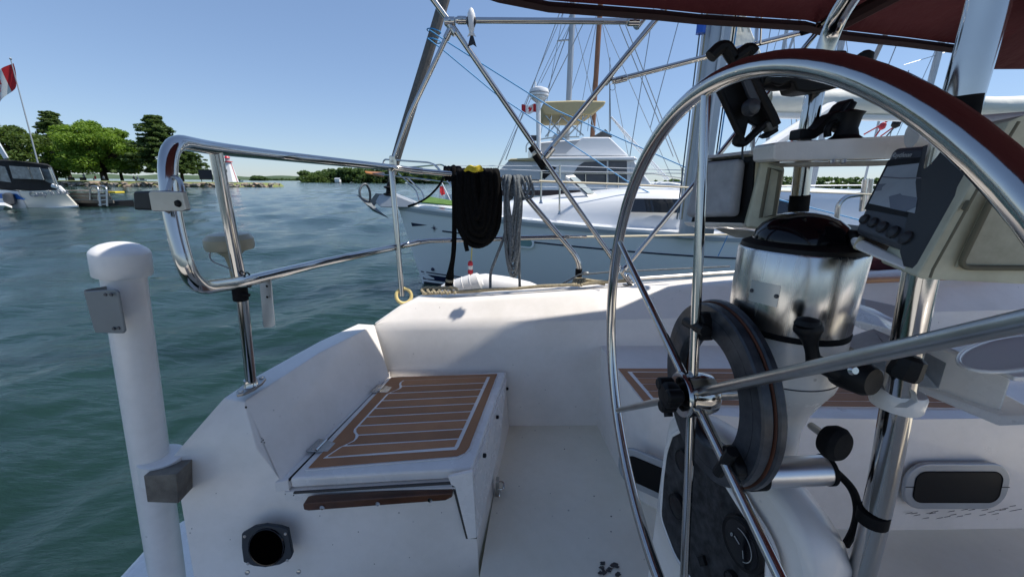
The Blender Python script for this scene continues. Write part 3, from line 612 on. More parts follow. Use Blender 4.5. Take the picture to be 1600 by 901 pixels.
# bow roller, anchor, windlass
br = py(612, 318, 7.2)
P('bow_platform', MB().prism([py(586, 316, 7.05), py(592, 305, 7.1), py(610, 302, 7.1), py(650, 318, 7.0), py(640, 324, 6.95), py(595, 324, 7.05)], (0, .3, 0)), mat('grey_bow_fitting', (.45, .47, .48), .4, .3), t, bev=.015)
an = thing('bow_anchor', 'grey roll bar anchor hanging on the neighbouring bow', 'anchor', py(590, 315, 7.15)); AN = mat('galvanised_steel', (.2, .22, .23), .5, .5, noise=(10, .5, (.12, .13, .14)))
P('roll_bar', MB().tube(cr([py(563, 308, 7.0), py(562, 297, 7.0), py(567, 289, 7.05), py(573, 289, 7.1), py(578, 300, 7.2), py(578, 316, 7.3)], 5), .022, 8), AN, an)
P('fluke', MB().add([py(557, 304, 7.0), py(566, 314, 6.95), py(582, 326, 7.0), py(609, 342, 7.1), py(590, 327, 7.3), py(578, 313, 7.35), py(570, 317, 7.15), py(583, 330, 7.12)], [(0, 1, 6), (1, 2, 7, 6), (2, 3, 7), (0, 6, 5), (6, 7, 4, 5), (7, 3, 4)]), AN, an, smooth=0, clean=False)
P('shank', MB().prism([py(578, 314, 7.12), py(587, 302, 7.12), py(597, 303, 7.12), py(612, 311, 7.12), py(610, 316, 7.12), py(592, 311, 7.12), py(584, 322, 7.12)], (0, .03, 0)), AN, an)
wl = thing('furling_drum', 'black furling drum above the neighbouring bow anchor', 'furler', py(607, 305, 7.15)); 
b0 = py(608, 303, 7.15); P('drum', MB().lathe([(.06, -.04), (.1, -.02), (.1, 0), (.055, .02), (.055, .08), (.1, .1), (.1, .12), (.05, .14), (.04, .2)], b0, (.12, 0, 1), 16), BLACK, wl)
P('furled_headsail', MB().tube(cr([b0+V((.02, 0, .18)), py(618, 250, 7.2), py(636, 190, 7.0), py(664, 100, 6.9), py(694, 0, 6.8), py(812, -400, 6.8)], 5), [.03, .05, .07]+[.085]*22+[.06], 10), GREYSL, wl)
# pulpit and lifelines
pu = thing('bow_pulpit', 'stainless bow pulpit on the neighbouring yacht', 'pulpit', py(650, 315, 7))
P('top_rail', MB().tube([py(598, 258, 6.9), py(600, 249, 6.9), py(672, 254, 6.6), py(683, 260, 6.5), py(712, 300, 6.2)], .014, 8, fillet=.12), INOX, pu)
P('far_rail', MB().tube([py(624, 263, 7.5), py(691, 257, 7.7), py(698, 263, 7.7), py(716, 303, 7.7)], .014, 8, fillet=.12), INOX, pu)
for a, b_ in (((622, 271, 7.2), (655, 314, 6.9)), ((637, 278, 7.6), (663, 312, 7.4)), ((677, 256, 6.6), (718, 316, 6.4))): P('post', MB().tube([py(*a), py(a[0]+(b_[0]-a[0])*.85, a[1]+(b_[1]-a[1])*.6, a[2]), py(*b_)], .013, 8, fillet=.1), INOX, pu)
P('lower_rail', MB().tube([py(598, 273, 6.9), py(660, 280, 6.7), py(712, 287, 6.5)], .012, 8), INOX, pu)
P('seat_board', MB().prism([py(570, 269, 6.9), py(572, 272, 6.9), py(600, 277, 6.9), py(601, 271, 7.2)], (0, .0, .02)), VARN, pu)
ll = thing('lifeline_fence', 'white lifelines and posts along the neighbouring deck', 'lifelines', hp(.3, 1))
def lfy(px): return 6.35-(px-780)/300*.8
for px in (847, 875): pass
for px, yb_, yt in ((875, 335, 258), (846, 318, 268), (1066, 356, 262)): Y = lfy(px); P('stanchion', MB().tube([py(px-1, yb_, Y), py(px, yt, Y)], .014, 8), INOX, ll); P('base', MB().lathe([(.035, 0), (.02, .03), (.018, .06)], py(px-1, yb_, Y), (0, 0, 1), 10), INOX, ll)
P('upper_wire', MB().tube([py(712, 259, 6.5), py(875, 259.5, lfy(875)), py(1120, 268, lfy(1100))], .006, 5), WHITEY, ll)
P('middle_wire', MB().tube([py(712, 262, 6.6), py(875, 268, lfy(875)), py(1120, 272, lfy(1100))], .006, 5), WHITEY, ll)
P('lower_wire', MB().tube([py(712, 290, 6.5), py(846, 292, lfy(846)), py(1120, 297, lfy(1100))], .006, 5), WHITEY, ll)
t = nb_
solo('bow_line', MB().tube(cr([py(638, 322, 6.95), py(655, 316, 6.8), py(672, 305, 6.6), py(688, 287, 6.4), py(694, 272, 6.4)], 6), .017, 8), BLKROPE, 'black docking line drooping from the neighbouring bow pulpit', 'rope', py(660, 312, 6.8))
pg = thing('red_pennant', 'small red pennant on a stick beyond the green deck mat', 'flag', py(700, 312, 8.2)); P('stick', MB().tube([py(704, 314, 8.2), py(690, 285, 8.2)], .012, 6), WHITEY, pg)
P('cloth', MB().add([py(687, 291, 8.2), py(692, 291, 8.2), py(696, 303, 8.25), py(690, 306, 8.2), py(687.5, 300, 8.15)], [(0, 1, 2, 3, 4)]), REDF, pg)
P('white_tail', MB().add([py(687, 291, 8.19), py(688.5, 300, 8.19), py(688, 313, 8.19), py(685.5, 311, 8.19)], [(0, 1, 2, 3)]), WHITEF, pg)
# mast, boom and sails of the neighbour
ms = thing('neighbour_mast', 'thick pale grey mast with blue banded ropes behind the wheel', 'mast', py(1078, 352, 5.3))
mx = py(1080, 350, 5.3); mtop = V((mx.x, mx.y, 13))
P('spar', MB().prism([mx+V((-.11, -.1, -.2)), mx+V((.13, -.1, -.2)), mx+V((.17, 0, -.2)), mx+V((.13, .12, -.2)), mx+V((-.11, .12, -.2)), mx+V((-.15, 0, -.2))], (0, 0, 12)), MASTG, ms, bev=.03)
P('mast_track', MB().box((mx.x+.02, mx.y-.115, 7.2), (.03, .02, 11.5)), mat('track_white', (.6, .62, .64), .4), ms)
P('foot_bracket', MB().box((mx.x+.14, mx.y-.12, mx.z-.03), (.2, .12, .2)), ALUP, ms, bev=.02)
for i, (dx, m) in enumerate(((-.2, WHITEY), (-.235, GRYROPE), (.2, BLUE), (-.17, TANROPE), (.17, BLKROPE))): P('halyard', MB().tube([V((mx.x+dx, mx.y-.08, 1.5)), V((mx.x+dx*.9, mx.y-.05, 13))], .009, 6), m, ms)
P('blue_banded_sleeve', MB().tube([V((mx.x-.23, mx.y-.1, 4.6)), V((mx.x-.225, mx.y-.1, 9))], .05, 8), mat('pale_sleeve', (.55, .58, .6), .6), ms)
zb0, zb1 = py(1100, 58, 5.3).z, py(1100, 40, 5.3).z; P('blue_band', MB().tube([V((mx.x-.23, mx.y-.1, zb0)), V((mx.x-.23, mx.y-.1, zb1))], .056, 8), mat('blue_tape', (.02, .12, .55), .5), ms)
sl = [py(1137, 20, 5.6), py(1165, 20, 5.7), py(1176, 52, 5.7), py(1190, 82, 5.7), py(1183, 100, 5.7), py(1136, 92, 5.6)]
jb = solo('white_sail_bag', MB().prism(sl, (.05, .16, 0)), SAILC, 'pleated white canvas sail hanging beside the pale mast', 'sail', sl[5], bev=.02)
for i in range(4): P('pleat', MB().tube([py(1140+i*7, 24, 5.58), py(1141+i*10, 50, 5.6)], .012, 6), SAILC, jb)
bm = thing('furled_boom', 'boom under a long cream sail cover seen through the wheel', 'boom', py(1300, 170, 6.2))
rows = []
for i in range(31):
    x = 1192+i*22; s = i/30; Y = 6.2-.3*s; t0 = py(x, 138+s*24+2*math.sin(i*.9), Y); b0 = py(x, 178+s*14, Y); cz = (t0+b0)/2; h = (t0-b0).length/2
    rows.append([cz+V((0, .22*math.cos(a), h*math.sin(a)*(1.0 if math.sin(a) < 0 else 1.0))) for a in [2*math.pi*k/14 for k in range(14)]])
P('sail_cover', MB().loft(rows, True), SAILC, bm, smooth=70)
rows2 = [[p+V((0, -.006, -.02)) for p in (r[8], r[9], r[10], r[11], r[12])] for r in rows]; P('boom_spar', MB().tube([rows[0][10]+V((0, 0, -.02)), rows[-1][10]+V((0, 0, -.02))], .05, 10), WHITEY, bm)
P('gooseneck', MB().tube([py(1110, 165, 5.4), py(1196, 160, 6.2)], .03, 8), ALU, bm)
vg = thing('gangplank_spar', 'white drilled spar sloping up behind the grey instrument cover', 'spar', py(1178, 245, 5.2))
vg_a, vg_b = py(1165, 252, 5.2), py(1300, 165, 6.0); P('spar', MB().tube([vg_a, vg_b], .075, 10), WHITE, vg)
for k in (.1, .3, .5, .7): P('hole', MB().lathe([(.012, 0), (.012, .004)], vg_a.lerp(vg_b, k)+V((-.02, -.074, .01)), (0, -1, .1), 8), BLACK, vg)
solo('red_control_line', MB().tube([py(1172, 262, 5.1), py(1262, 205, 5.4), py(1330, 195, 5.6)], .008, 6), mat('red_rope', (.4, .03, .05), .7), 'thin dark red line crossing under the cream boom', 'rope', py(1172, 262, 5.1))

# ------------------------------------------------------------------ flybridge motor yacht beyond
YM = 13.0
def m(px, yy, Y=YM): return py(px, yy, Y)
yb_ = m(850, 300); yb_.z = 0
t = thing('motor_yacht', 'white flybridge motor yacht with tan bimini and dark raked windows', 'motor yacht', yb_); DP = V((0, 3.6, 0))
P('hull', MB().loft([[V((x, YM-.05+o, z)) for x, z, o in r] for r in ([(-2.2, 1.55, 0), (3, 1.6, 0), (7, 1.75, .4), (9.6, 1.9, 2)], [(-2.2, .5, .1), (3, .5, .1), (7, .6, .7), (9.0, .8, 2)], [(-2, -.2, .3), (3, -.2, .3), (7, -.2, 1), (8.4, -.2, 2)])]), WHITEY, t, smooth=60)
P('hull_stripe', MB().prism([m(742, 297, YM-.07), m(1030, 297, YM-.07), m(1120, 296, YM+.3), m(1120, 300, YM+.3), m(1030, 304, YM-.07), m(742, 306, YM-.07)], (0, .02, 0)), mat('maroon_black_stripe', (.03, .01, .015), .3), t)
P('side_deck', MB().prism([m(742, 297, YM-.09), m(742, 295, YM-.09), m(1030, 295, YM-.09), m(1030, 297, YM-.09)], (0, .8, 0)), WHITEY, t)
P('foredeck', MB().prism([m(1010, 296), m(1018, 286), m(1045, 284), m(1090, 291), m(1110, 296)], (0, 3, 0)), WHITEY, t, bev=.08)
P('deckhouse', MB().prism([m(846, 298), m(846, 248), m(990, 249), m(1019, 288), m(1012, 298)], DP), WHITEY, t, bev=.06)
P('roof_brow', MB().prism([m(843, 250, YM-.15), m(846, 245, YM-.15), m(992, 244.5, YM-.15), m(998, 249, YM-.15), m(992, 251, YM-.15)], DP+V((0, .3, 0))), WHITEY, t, bev=.05)
P('aft_enclosure', MB().prism([m(778, 298), m(779, 267), m(795, 251), m(847, 251), m(847, 298)], DP), mat('pale_grey_canvas', (.5, .52, .54), .7), t, bev=.04)
P('enclosure_roof', MB().prism([m(793, 251, YM-.08), m(798, 248, YM-.08), m(847, 246, YM-.08), m(847, 252, YM-.08)], DP), TANC, t, bev=.03)
for w_ in ([(845, 254), (870, 262), (851, 280), (846, 278)],): P('quarter_window', MB().prism([m(a, b, YM-.02) for a, b in w_], (0, .04, 0)), BLACK, t)
for w_ in ([(896, 271), (904, 259), (913, 253), (948.5, 251.5), (948, 285), (900, 284.5)], [(951, 251.5), (980, 251.5), (980, 285), (951, 285)]): P('window', MB().prism([m(a, b, YM-.03) for a, b in w_], (0, .04, 0)), GREYGL, t, bev=.03)
P('windscreen', MB().prism([m(985, 254, YM-.02), m(991, 254, YM-.02), m(1010, 282, YM-.02), m(985, 282, YM-.02)], (0, .03, 0)), mat('pale_windscreen_cover', (.62, .64, .66), .6), t)
P('flybridge', MB().prism([m(832, 244, YM+.2), m(830, 224, YM+.2), m(862, 220, YM+.2), m(905, 218, YM+.2), m(911, 214, YM+.2), m(953, 214, YM+.2), m(984, 244, YM+.2)], DP-V((0, .4, 0))), WHITEY, t, bev=.06)
P('flybridge_panel', MB().prism([m(830, 240, YM+.16), m(830, 225, YM+.16), m(906, 219, YM+.16), m(884, 240, YM+.16)], (0, .03, 0)), mat('grey_canvas_panel', (.42, .44, .47), .7), t)
P('console_cover', MB().prism([m(925, 214, YM+1), m(946, 202, YM+1), m(957, 214, YM+1)], (0, 1.6, 0)), mat('console_dark', (.08, .08, .08), .6), t)
P('helm_seat', MB().prism([m(862, 220, YM+1), m(866, 209, YM+1), m(880, 205, YM+1), m(884, 219, YM+1)], (0, .8, 0)), WHITEY, t, bev=.05)
P('bimini', MB().prism([m(845, 169, YM+.4), m(851, 158, YM+.4), m(900, 156.5, YM+.4), m(948, 157.5, YM+.4), m(944, 165, YM+.4), m(923, 180, YM+.4), m(851, 180, YM+.4)], (0, 2.4, 0)), TANC, t, bev=.06)
for a, b in (((852, 180), (880, 212)), ((880, 180), (852, 214)), ((875, 180), (912, 212)), ((920, 178), (888, 212)), ((922, 180), (930, 206)), ((862, 180), (856, 214)), ((911, 180), (906, 212))): P('bimini_strut', MB().tube([m(*a, YM+.5), m(*b, YM+.5)], .022, 6), INOX, t)
P('fly_rail', MB().tube([m(822, 238), m(822, 226), m(830, 220), m(862, 215), m(905, 214)], .02, 6, fillet=.2), INOX, t)
for x in (884, 915, 948, 966): P('side_rail_post', MB().tube([m(x, 297, YM-.1), m(x, 272, YM-.1)], .018, 6), INOX, t)
P('side_rail', MB().tube([m(845, 270, YM-.1), m(1020, 272, YM-.1), m(1100, 284, YM+.6)], .018, 6), INOX, t)
P('antenna', MB().tube([m(869, 213, YM+1), m(873, 190, YM+1)], .012, 5), WHITEY, t); P('horn', MB().box(m(836, 216, YM), (.3, .3, .15)), DGREY, t, bev=.03)
P('bow_davit', MB().tube([m(955, 183, YM+1.5), m(1045, 281, YM+1.5)], .035, 6), WHITEY, t); P('davit_stay', MB().tube([m(955, 183, YM+1.5), m(985, 222, YM+1.5), m(1040, 281, YM+1.5)], .02, 6), WHITEY, t)
P('draped_line', MB().tube([m(1024, 286), m(1021, 296)], .03, 5), WHITE, t)
rm = thing('radar_mast', 'white radar dome on a pole at the aft end of the motor yacht flybridge', 'radar', m(841, 240, YM-.2))
P('pole', MB().tube([m(842, 258, YM-.2), m(841, 152, YM-.2)], .07, 8), WHITEY, rm); c = m(842, 152, YM-.2); P('bracket', MB().lathe([(.1, -.15), (.25, -.03), (.25, 0)], c, (0, 0, 1), 16), WHITEY, rm)
P('dome', MB().lathe([(.2, 0), (.29, .03), (.3, .15), (.27, .22), (.12, .28)], c, (0, 0, 1), 24), WHITEY, rm); P('dome_band', MB().lathe([(.302, .09), (.302, .12)], c, (0, 0, 1), 24), mat('radar_lettering_grey', (.3, .3, .32), .5), rm)
P('anchor_light', MB().tube([m(836.5, 150, YM-.2), m(836.5, 128, YM-.2)], .025, 6), WHITEY, rm)
fl = thing('small_flag', 'small Canadian maple leaf flag flying from the radar pole', 'flag', m(839, 170, YM-.2))
a = m(839.5, 176, YM-.2); flag(fl, a, m(815, 178, YM-.2)-a, m(839.5, 163, YM-.2)-a, lambda s, q: V((0, .1*math.sin(s*7), .04*math.sin(s*8))))

# ------------------------------------------------------------------ masts and rigging of the boats behind
def mast(px, y0, ybot, Y, wpx, m_, label, stays=(), spreaders=(), name='moored_sailboat', group=None, hull=True):
    q = py(px, ybot, Y); b = V((q.x, q.y, .8 if hull else 0)); top = V((b.x, b.y, 15)); tt = thing(name, ('sailboat with a ' if hull else '')+label, 'sailboat' if hull else 'light pole', V((b.x, b.y, 0)), group); r = wpx/2/F_PX*Y
    if not hull: top.z = py(px, y0, Y).z
    P('mast', MB().tube([b, top], r, 10), m_, tt)
    if hull:
        st = [(-4.6, .02, 1.25), (-3.5, .8, 1.15), (-1.5, 1.3, 1.05), (1.5, 1.4, 1.0), (4.2, 1.0, 1.05)]
        rows = [[b+V((x, -w_, z-.8)) for x, w_, z in st], [b+V((x+.3, -w_*.8, -.9)) for x, w_, z in st]]; far = [[b+V((x, w_, z-.8)) for x, w_, z in st], [b+V((x+.3, w_*.8, -.9)) for x, w_, z in st]]
        P('hull', MB().loft(rows).loft(far).loft([rows[0], far[0]]).quad(rows[0][-1], rows[1][-1], far[1][-1], far[0][-1]), WHITEY, tt, smooth=40)
        P('cabin', MB().box(b+V((.4, 0, .35)), (3.4, 1.5, .35)), WHITEY, tt, bev=.1)
    for (yy, half) in spreaders: z = py(px, yy, Y).z; P('spreader', MB().tube([V((b.x-half, Y, z-.05)), V((b.x, Y, z)), V((b.x+half*.2, Y, z))], r*.3, 6), m_, tt)
    for (x0, yy0, x1, yy1) in stays: P('stay', MB().tube([py(x0, yy0, Y), py(x1, yy1, Y)], .0085*Y/12, 5), WIRE, tt)
    return tt
mast(886, 0, 215, 17, 8, MASTG, 'tall pale grey mast rising behind the tan bimini', [(930, -60, 700, 430), (905, -40, 728, 380), (890, 40, 845, 130), (885, -20, 960, 300), (895, -60, 830, 290)], [(62, .55)])
mast(926, 10, 207, 20, 7, BROWNM, 'brown wooden mast behind the right end of the tan bimini', [(936, 12, 985, 260), (936, 12, 900, 215), (936, 12, 870, 210), (930, 100, 918, 205), (936, 20, 1060, 300)], [(15, .5)])
mast(1196, 60, 240, 15, 5, MASTG, 'thin pale mast right of the pleated sail bag', [(1226, 20, 1160, 250), (1226, 20, 1240, 240)], [(82, .4)])
mast(1276, 60, 255, 15, 8, MASTG, 'pale mast directly behind the far upright of the steel guard', [(1318, 30, 1250, 230), (1318, 30, 1345, 240)])
mast(1434, 60, 205, 13, 8, MASTG, 'pale mast with a long thin spreader right of the wheel top', [(1412, 102, 1500, 75), (1470, 60, 1400, 215), (1478, 60, 1540, 205)])
mast(1363, 185, 232, 15, 3, MASTG, 'short thin light pole among the red rigging', [], [(186, .25)], name='light_pole', hull=False)
sp = thing('slanted_spar', 'slanted grey brown spar between the pale masts above the wheel rim', 'spar', py(1330, 160, 12)); P('spar', MB().tube([py(1390, 40, 12), py(1322, 185, 12)], .06, 8), mat('grey_brown_spar', (.3, .27, .25), .5), sp)
rig = []
WL = ['dark stay left of the wheel running from the awning down to its rim', 'steep dark stay crossing the brace tube halfway along', 'short wire hanging under the brace tube end', 'faint stay slanting right from under the awning edge behind the wheel', 'faint stay reaching the yacht bow right of its davit', 'long faint stay slanting left to the aft end of the motor yacht', 'short stay slanting from the grey mast towards the radar dome', 'stay slanting from the cross tube to the small flag', 'stay just right of the pleated sail bag', 'near vertical wire behind the phone holder', 'fine wire slanting down beside the long thin spreader', 'thicker slanted stay right of the sail bag above the brace tube', 'fine wire near the slanted grey brown spar', 'fine wire slanting up under the phone holder']
for i, (x0, y0, x1, y1, Y, m_) in enumerate(((1022, 10, 984, 245, 5.6, WIRE), (1064, 20, 1016, 200, 5.6, WIRE), (953, 90, 952, 210, 12, WIRE), (960, 20, 1052, 245, 14, WIRE), (970, 20, 1075, 290, 14, WIRE), (880, 5, 790, 250, 15, WIRE), (915, 30, 850, 160, 15, WIRE), (905, 0, 852, 150, 17, WIRE), (1205, 40, 1172, 230, 8, WIRE), (1240, 40, 1246, 240, 8, WIRE), (1420, 110, 1390, 215, 10, WIRE), (1250, 30, 1215, 130, 10, MASTG), (1405, 60, 1385, 110, 14, WIRE), (1180, 225, 1235, 120, 9, WIRE))):
    rig.append(solo('rigging_wire', MB().tube([py(x0, y0, Y), py(x1, y1, Y)], .0022*Y*.5 if m_ is WIRE else .03, 5), m_, WL[i], 'rigging', py(x1, y1, Y), group='rigging wires against the sky'))
RR = mat('red_rope', (.4, .03, .05))
for i, (x0, y0, x1, y1) in enumerate(((1384, 190, 1368, 213), (1400, 196, 1376, 213), (1386, 190, 1350, 210), (1404, 192, 1385, 213))):
    solo('red_tackle_line', MB().tube([py(x0, y0, 7), py(x1, y1, 7)], .012, 6), RR if i < 3 else GRYROPE, ['leftmost red line under the cream boom with the red fitting', 'red line rising to the black tackle block', 'flat slanting red line under the cream boom', 'grey line on the right of the red tackle lines'][i], 'rope', py(x1, y1, 7), group='tackle lines under the boom')
solo('tackle_block', MB().lathe([(.02, -.09), (.06, -.05), (.06, .05), (.02, .09)], py(1401, 192, 6.9), (.4, .2, 1), 10), BLACK, 'small black tackle block hanging under the cream boom', 'block', py(1401, 192, 6.9))
solo('red_tackle_block', MB().lathe([(.02, -.06), (.045, -.03), (.045, .03), (.02, .06)], py(1379, 197, 6.9), (.4, .2, 1), 10), RR, 'small red fitting on the tackle lines under the boom', 'block', py(1379, 197, 6.9))
# another yacht, glimpsed between the instruments
a = py(1290, 330, 9); a.z = 0; t = thing('cabin_cruiser', 'white yacht glimpsed between the compass and the display', 'yacht', a); Yc = 8.9
def c9(px, yy, Y=Yc): return py(px, yy, Y)
P('hull', MB().loft([[V((5.6, 9.3, 1.4)), V((8, 9.0, 1.35)), V((16, 9.0, 1.35))], [V((5.8, 9.4, -.2)), V((8, 9.2, -.2)), V((16, 9.2, -.2))]]), WHITEY, t)
P('cabin', MB().prism([c9(1120, 352), c9(1140, 312), c9(1210, 304), c9(1420, 300), c9(1520, 352)], (0, 2.4, 0)), WHITEY, t, bev=.1)
for w_ in ([(1226, 316), (1306, 316), (1312, 334), (1226, 338)], [(1325, 316), (1400, 316), (1400, 338), (1330, 338)]): P('window', MB().prism([c9(x, y, Yc-.03) for x, y in w_], (0, .05, 0)), GREYGL, t, bev=.02)
P('wooden_rail', MB().tube([c9(1230, 308, Yc-.1), c9(1370, 309, Yc-.1)], .03, 6), VARN, t)
for yy in (291, 298): P('lifeline', MB().tube([c9(1180, yy, Yc-.2), c9(1380, yy-2, Yc-.2)], .012, 5), WHITEY, t)
P('steel_hoop', MB().tube([py(1306, 352, 5.2), py(1310, 318, 5.2), py(1322, 307, 5.2), py(1352, 303, 5.2)], .03, 8, fillet=.15), INOX, t)
P('steel_post', MB().tube([py(1346, 330, 5.2), py(1352, 280, 5.2)], .03, 8), INOX, t); P('steel_post', MB().tube([py(1355, 330, 5.3), py(1361, 280, 5.3)], .03, 8), INOX, t)
for i, (x, yy) in enumerate(((1060, 290), (1400, 285), (1500, 284))):
    solo('distant_yacht_hull', MB().loft([[py(x-20, yy, 40), py(x+24, yy, 40), py(x+24, yy-1, 44), py(x-20, yy-1, 44)], [py(x-17, yy+9, 40), py(x+24, yy+9, 40), py(x+24, yy+9, 44), py(x-17, yy+9, 44)]], True).box(py(x+4, yy-2, 42), (1.4, 2, .5)), WHITEY, ['low white boat seen far off left of the pale mast foot', 'far white boat behind the grey display', 'rightmost far white boat near the tree line'][i], 'boat', py(x, yy+9, 42), group='far white boats by the tree line')
wood('far_wood', 1040, 1600, [(1040, 281), (1100, 279), (1200, 277), (1250, 276), (1330, 278), (1420, 279), (1600, 283)], 330, LEAF4, 21, dens=2)

# ================================================================== own boat: cockpit moulding
ck = thing('sailboat_cockpit', 'white fibreglass cockpit of the sailboat with brown slatted teak pads', 'sailboat', (0, 1.2, .85))
ZS, ZL, ZB = .85, 1.142, 1.24
def zt(X): return 1.405+.055*(X+.55)
def Yt(X): return 1.70+.08*(X+.5)
def Yb(X): return 1.565+.03*(X+.5)
def sect(X, z=None, yt=None, zc=None):
    zz = zt(X) if z is None else z; y = Yt(X) if yt is None else yt; b = Yb(X); H = Yt(X)+.25; Yc = min(1.618+.035*(X+.53), y-.001); zc = 1.95-(.3825-.0215*(X+.6))*Yc if zc is None else zc; zc = min(zc, zz-.002)
    f = lambda k: V((X, Yc+(y-Yc)*k, zc+(zz-zc)*k))
    return [V((X, b, ZS-.02)), V((X, b+.008, 1.14)), V((X, Yc-.006, zc-.03)), f(0)+V((0, .002, 0)), f(.25), f(.6), f(.86), V((X, y-.003, zz-.003)), V((X, y+.015, zz+.001)), V((X, y+.045, zz-.002)), V((X, y+.055, zz-.035)), V((X, max(H-.01, y+.07), zz-.035)), V((X, max(H+.01, y+.08), zz-.05)), V((X, H+.05, zz-.3)), V((X, H-.05, .2)), V((X, H-.3, -.3))]
c0 = py(585, 506, 1.60); c1 = py(622, 480, 1.68); c2 = py(652, 465, 1.74)
rows = []
for X, z, y in ((c0.x, c0.z, 1.60), (c1.x, c1.z, 1.675), (c2.x, c2.z, 1.72)): rows.append(sect(X, z, y))
for X in (-.3, -.15, 0, .25, .5, .8, 1.2, 1.8, 2.6, 4.2): rows.append(sect(X))
P('side_coaming', MB().loft(rows), GEL, ck, smooth=32, clean=False)
mir = [[V((p.x, 2*.557-p.y, p.z)) for p in r] for r in rows[3:]]; P('side_coaming', MB().loft(mir[2:]), GEL, ck, smooth=32, clean=False)
# quarter coaming round the aft seat
It0 = V(rows[0][7]); Ib0, Ib1 = pz(608, 587, ZL-.004), pz(438, 750, ZL-.004)
_n = (Ib1-Ib0).cross(It0-Ib0).normalized()
def onin(px, yy): r = ray(px, yy); return EYE+r*((Ib0-EYE).dot(_n)/r.dot(_n))
It0b, It1, F2 = onin(500, 550), onin(381, 627), onin(401, 700)
Ot0, Ot1, Ot2, Ot3 = pz(560, 506, It0.z-.004), pz(500, 533, It0b.z-.004), pz(404, 586, It1.z+.004), pz(350, 622, It1.z-.006)
F1 = py(271, 712, F2.y-.03); G1 = py(283, 901, .80); Gb = V((G1.x+.01, .79, .45))
print('INNER', It0, It0b, It1, F2, F1, Ot3)
NW = [py(440, 752, .908), py(458, 771, .902), py(757, 901, .859)]
q_ = MB()
vs = [It0, It0b, It1, Ib0, Ib1, Ot0, Ot1, Ot2, Ot3, F1, F2, G1, Gb, V((-.071, .859, ZS-.4)), V((-.105, .932, 1.10)), NW[1], NW[0]]
q_.add(vs, [(0, 1, 4, 3), (1, 2, 10, 16, 4), (0, 5, 6, 1), (1, 6, 7, 2), (2, 7, 8), (2, 8, 9, 10), (9, 12, 13, 14, 15, 16, 10)])
P('quarter_coaming', q_, GEL, ck, bev=.009, seg=3, smooth=28)
# outer quarter of the hull, falling to the water, and stern step
o = [Ot0, Ot1, Ot2, Ot3, F1, Gb]; out2 = [V((p.x-.05, p.y+.04, .2)) for p in o]; out2[4] = V((F1.x-.02, F1.y, .2)); out2[5] = V((Gb.x-.02, Gb.y, .2))
P('quarter_topsides', MB().loft([o, out2]).loft([out2, [V((p.x+.2, p.y, -.3)) for p in out2]]), GEL, ck, smooth=30)
P('stern_step', MB().prism([pz(176, 905, .62), pz(243, 832, .62), pz(300, 800, .62), V((-.5, .75, .62)), V((-.5, -.6, .62)), pz(176, 905, .62)+V((-.05, -.9, 0))], (0, 0, -.9)), GELB, ck, bev=.03, seg=3)
# sole
P('cockpit_sole', MB().add([(-.12, -.8, ZS), (-.09, .5, ZS), (-.085, .86, ZS), (-.02, 1.62, ZS), (.43, 1.64, ZS), (.6, 1.35, ZS), (3.4, 1.3, ZS), (3.4, -.8, ZS)], [tuple(range(8))]), SOLE, ck)
P('worn_patch', MB().add([V((p.x, p.y, ZS+.003)) for p in (pz(893, 726, ZS), pz(935, 728, ZS), pz(948, 800, ZS), pz(862, 806, ZS))], [(0, 1, 2, 3)]), SOLE, ck, kind=None) if False else None
# aft locker under the seat hatch, its face and lid
LR0, LR1 = V((-.022, 1.562, ZL)), pz(738, 731, ZL); LL0, LL1 = pz(600, 596, ZL), pz(452, 747, ZL)
P('locker_side', MB().add([V((-.028, 1.57, ZL-.03)), V((-.108, .93, ZL-.03)), V((-.071, .859, ZS-.4)), V((-.002, 1.57, ZS-.05))], [(0, 1, 2, 3)]), GEL, ck)
P('locker_top', MB().prism([(-.635, .898, 1.104), (-.107, .925, 1.104), (-.03, 1.57, 1.104), (-.55, 1.57, 1.104)], (0, 0, -.03)), GELB, ck)
P('hinge_ledge', MB().prism([Ib0+V((-.01, .04, 0)), Ib1+V((-.01, -.01, 0)), LL1+V((-.003, -.004, -.003)), LL0+V((-.003, 0, -.003))], (0, 0, -.03)), GELB, ck)
lid = P('seat_hatch', MB().prism([LR0, LR1, LL1, LL0+V((.0, .03, 0))], (0, 0, -.034)), GELB, ck, bev=.008, seg=3)
def onwall(px, yy, lift=0):
    a, b, c = F1, G1, V((-.105, .932, 1.10)); n = (b-a).cross(c-a).normalized(); n = n if n.y < 0 else -n; r = ray(px, yy); return EYE+r*((a-EYE).dot(n)/r.dot(n))+n*lift, n
d1 = onwall(745, 836, .012)[0]; _p, wn_ = onwall(745, 836)
P('hatch_flange', MB().prism([onwall(x, y, .012)[0] for x, y in ((700, 741), (739, 732), (745, 836), (731, 838), (711, 757), (705, 754))], -wn_*.014), GELB, ck, bev=.003)
P('hatch_side_flange', MB().prism([LR1+V((.004, .004, -.02)), d1+V((.004, .004, 0)), pz(781, 700, 1.0)+V((0, .0, 0)), LR0+V((.004, -.02, -.02))], (-.016, 0, 0)), GELB, ck, bev=.003)
gr = mat('hatch_gap_seal', (.06, .055, .05), .8)
P('drip_groove', MB().prism([Ib1.lerp(LL1, .9)+V((0, 0, .0005)), Ib0.lerp(LL0, .93)+V((0, 0, .0005)), LL0+V((-.001, 0, .0005)), LL1+V((-.001, 0, .0005))], (0, 0, -.01)), gr, ck)
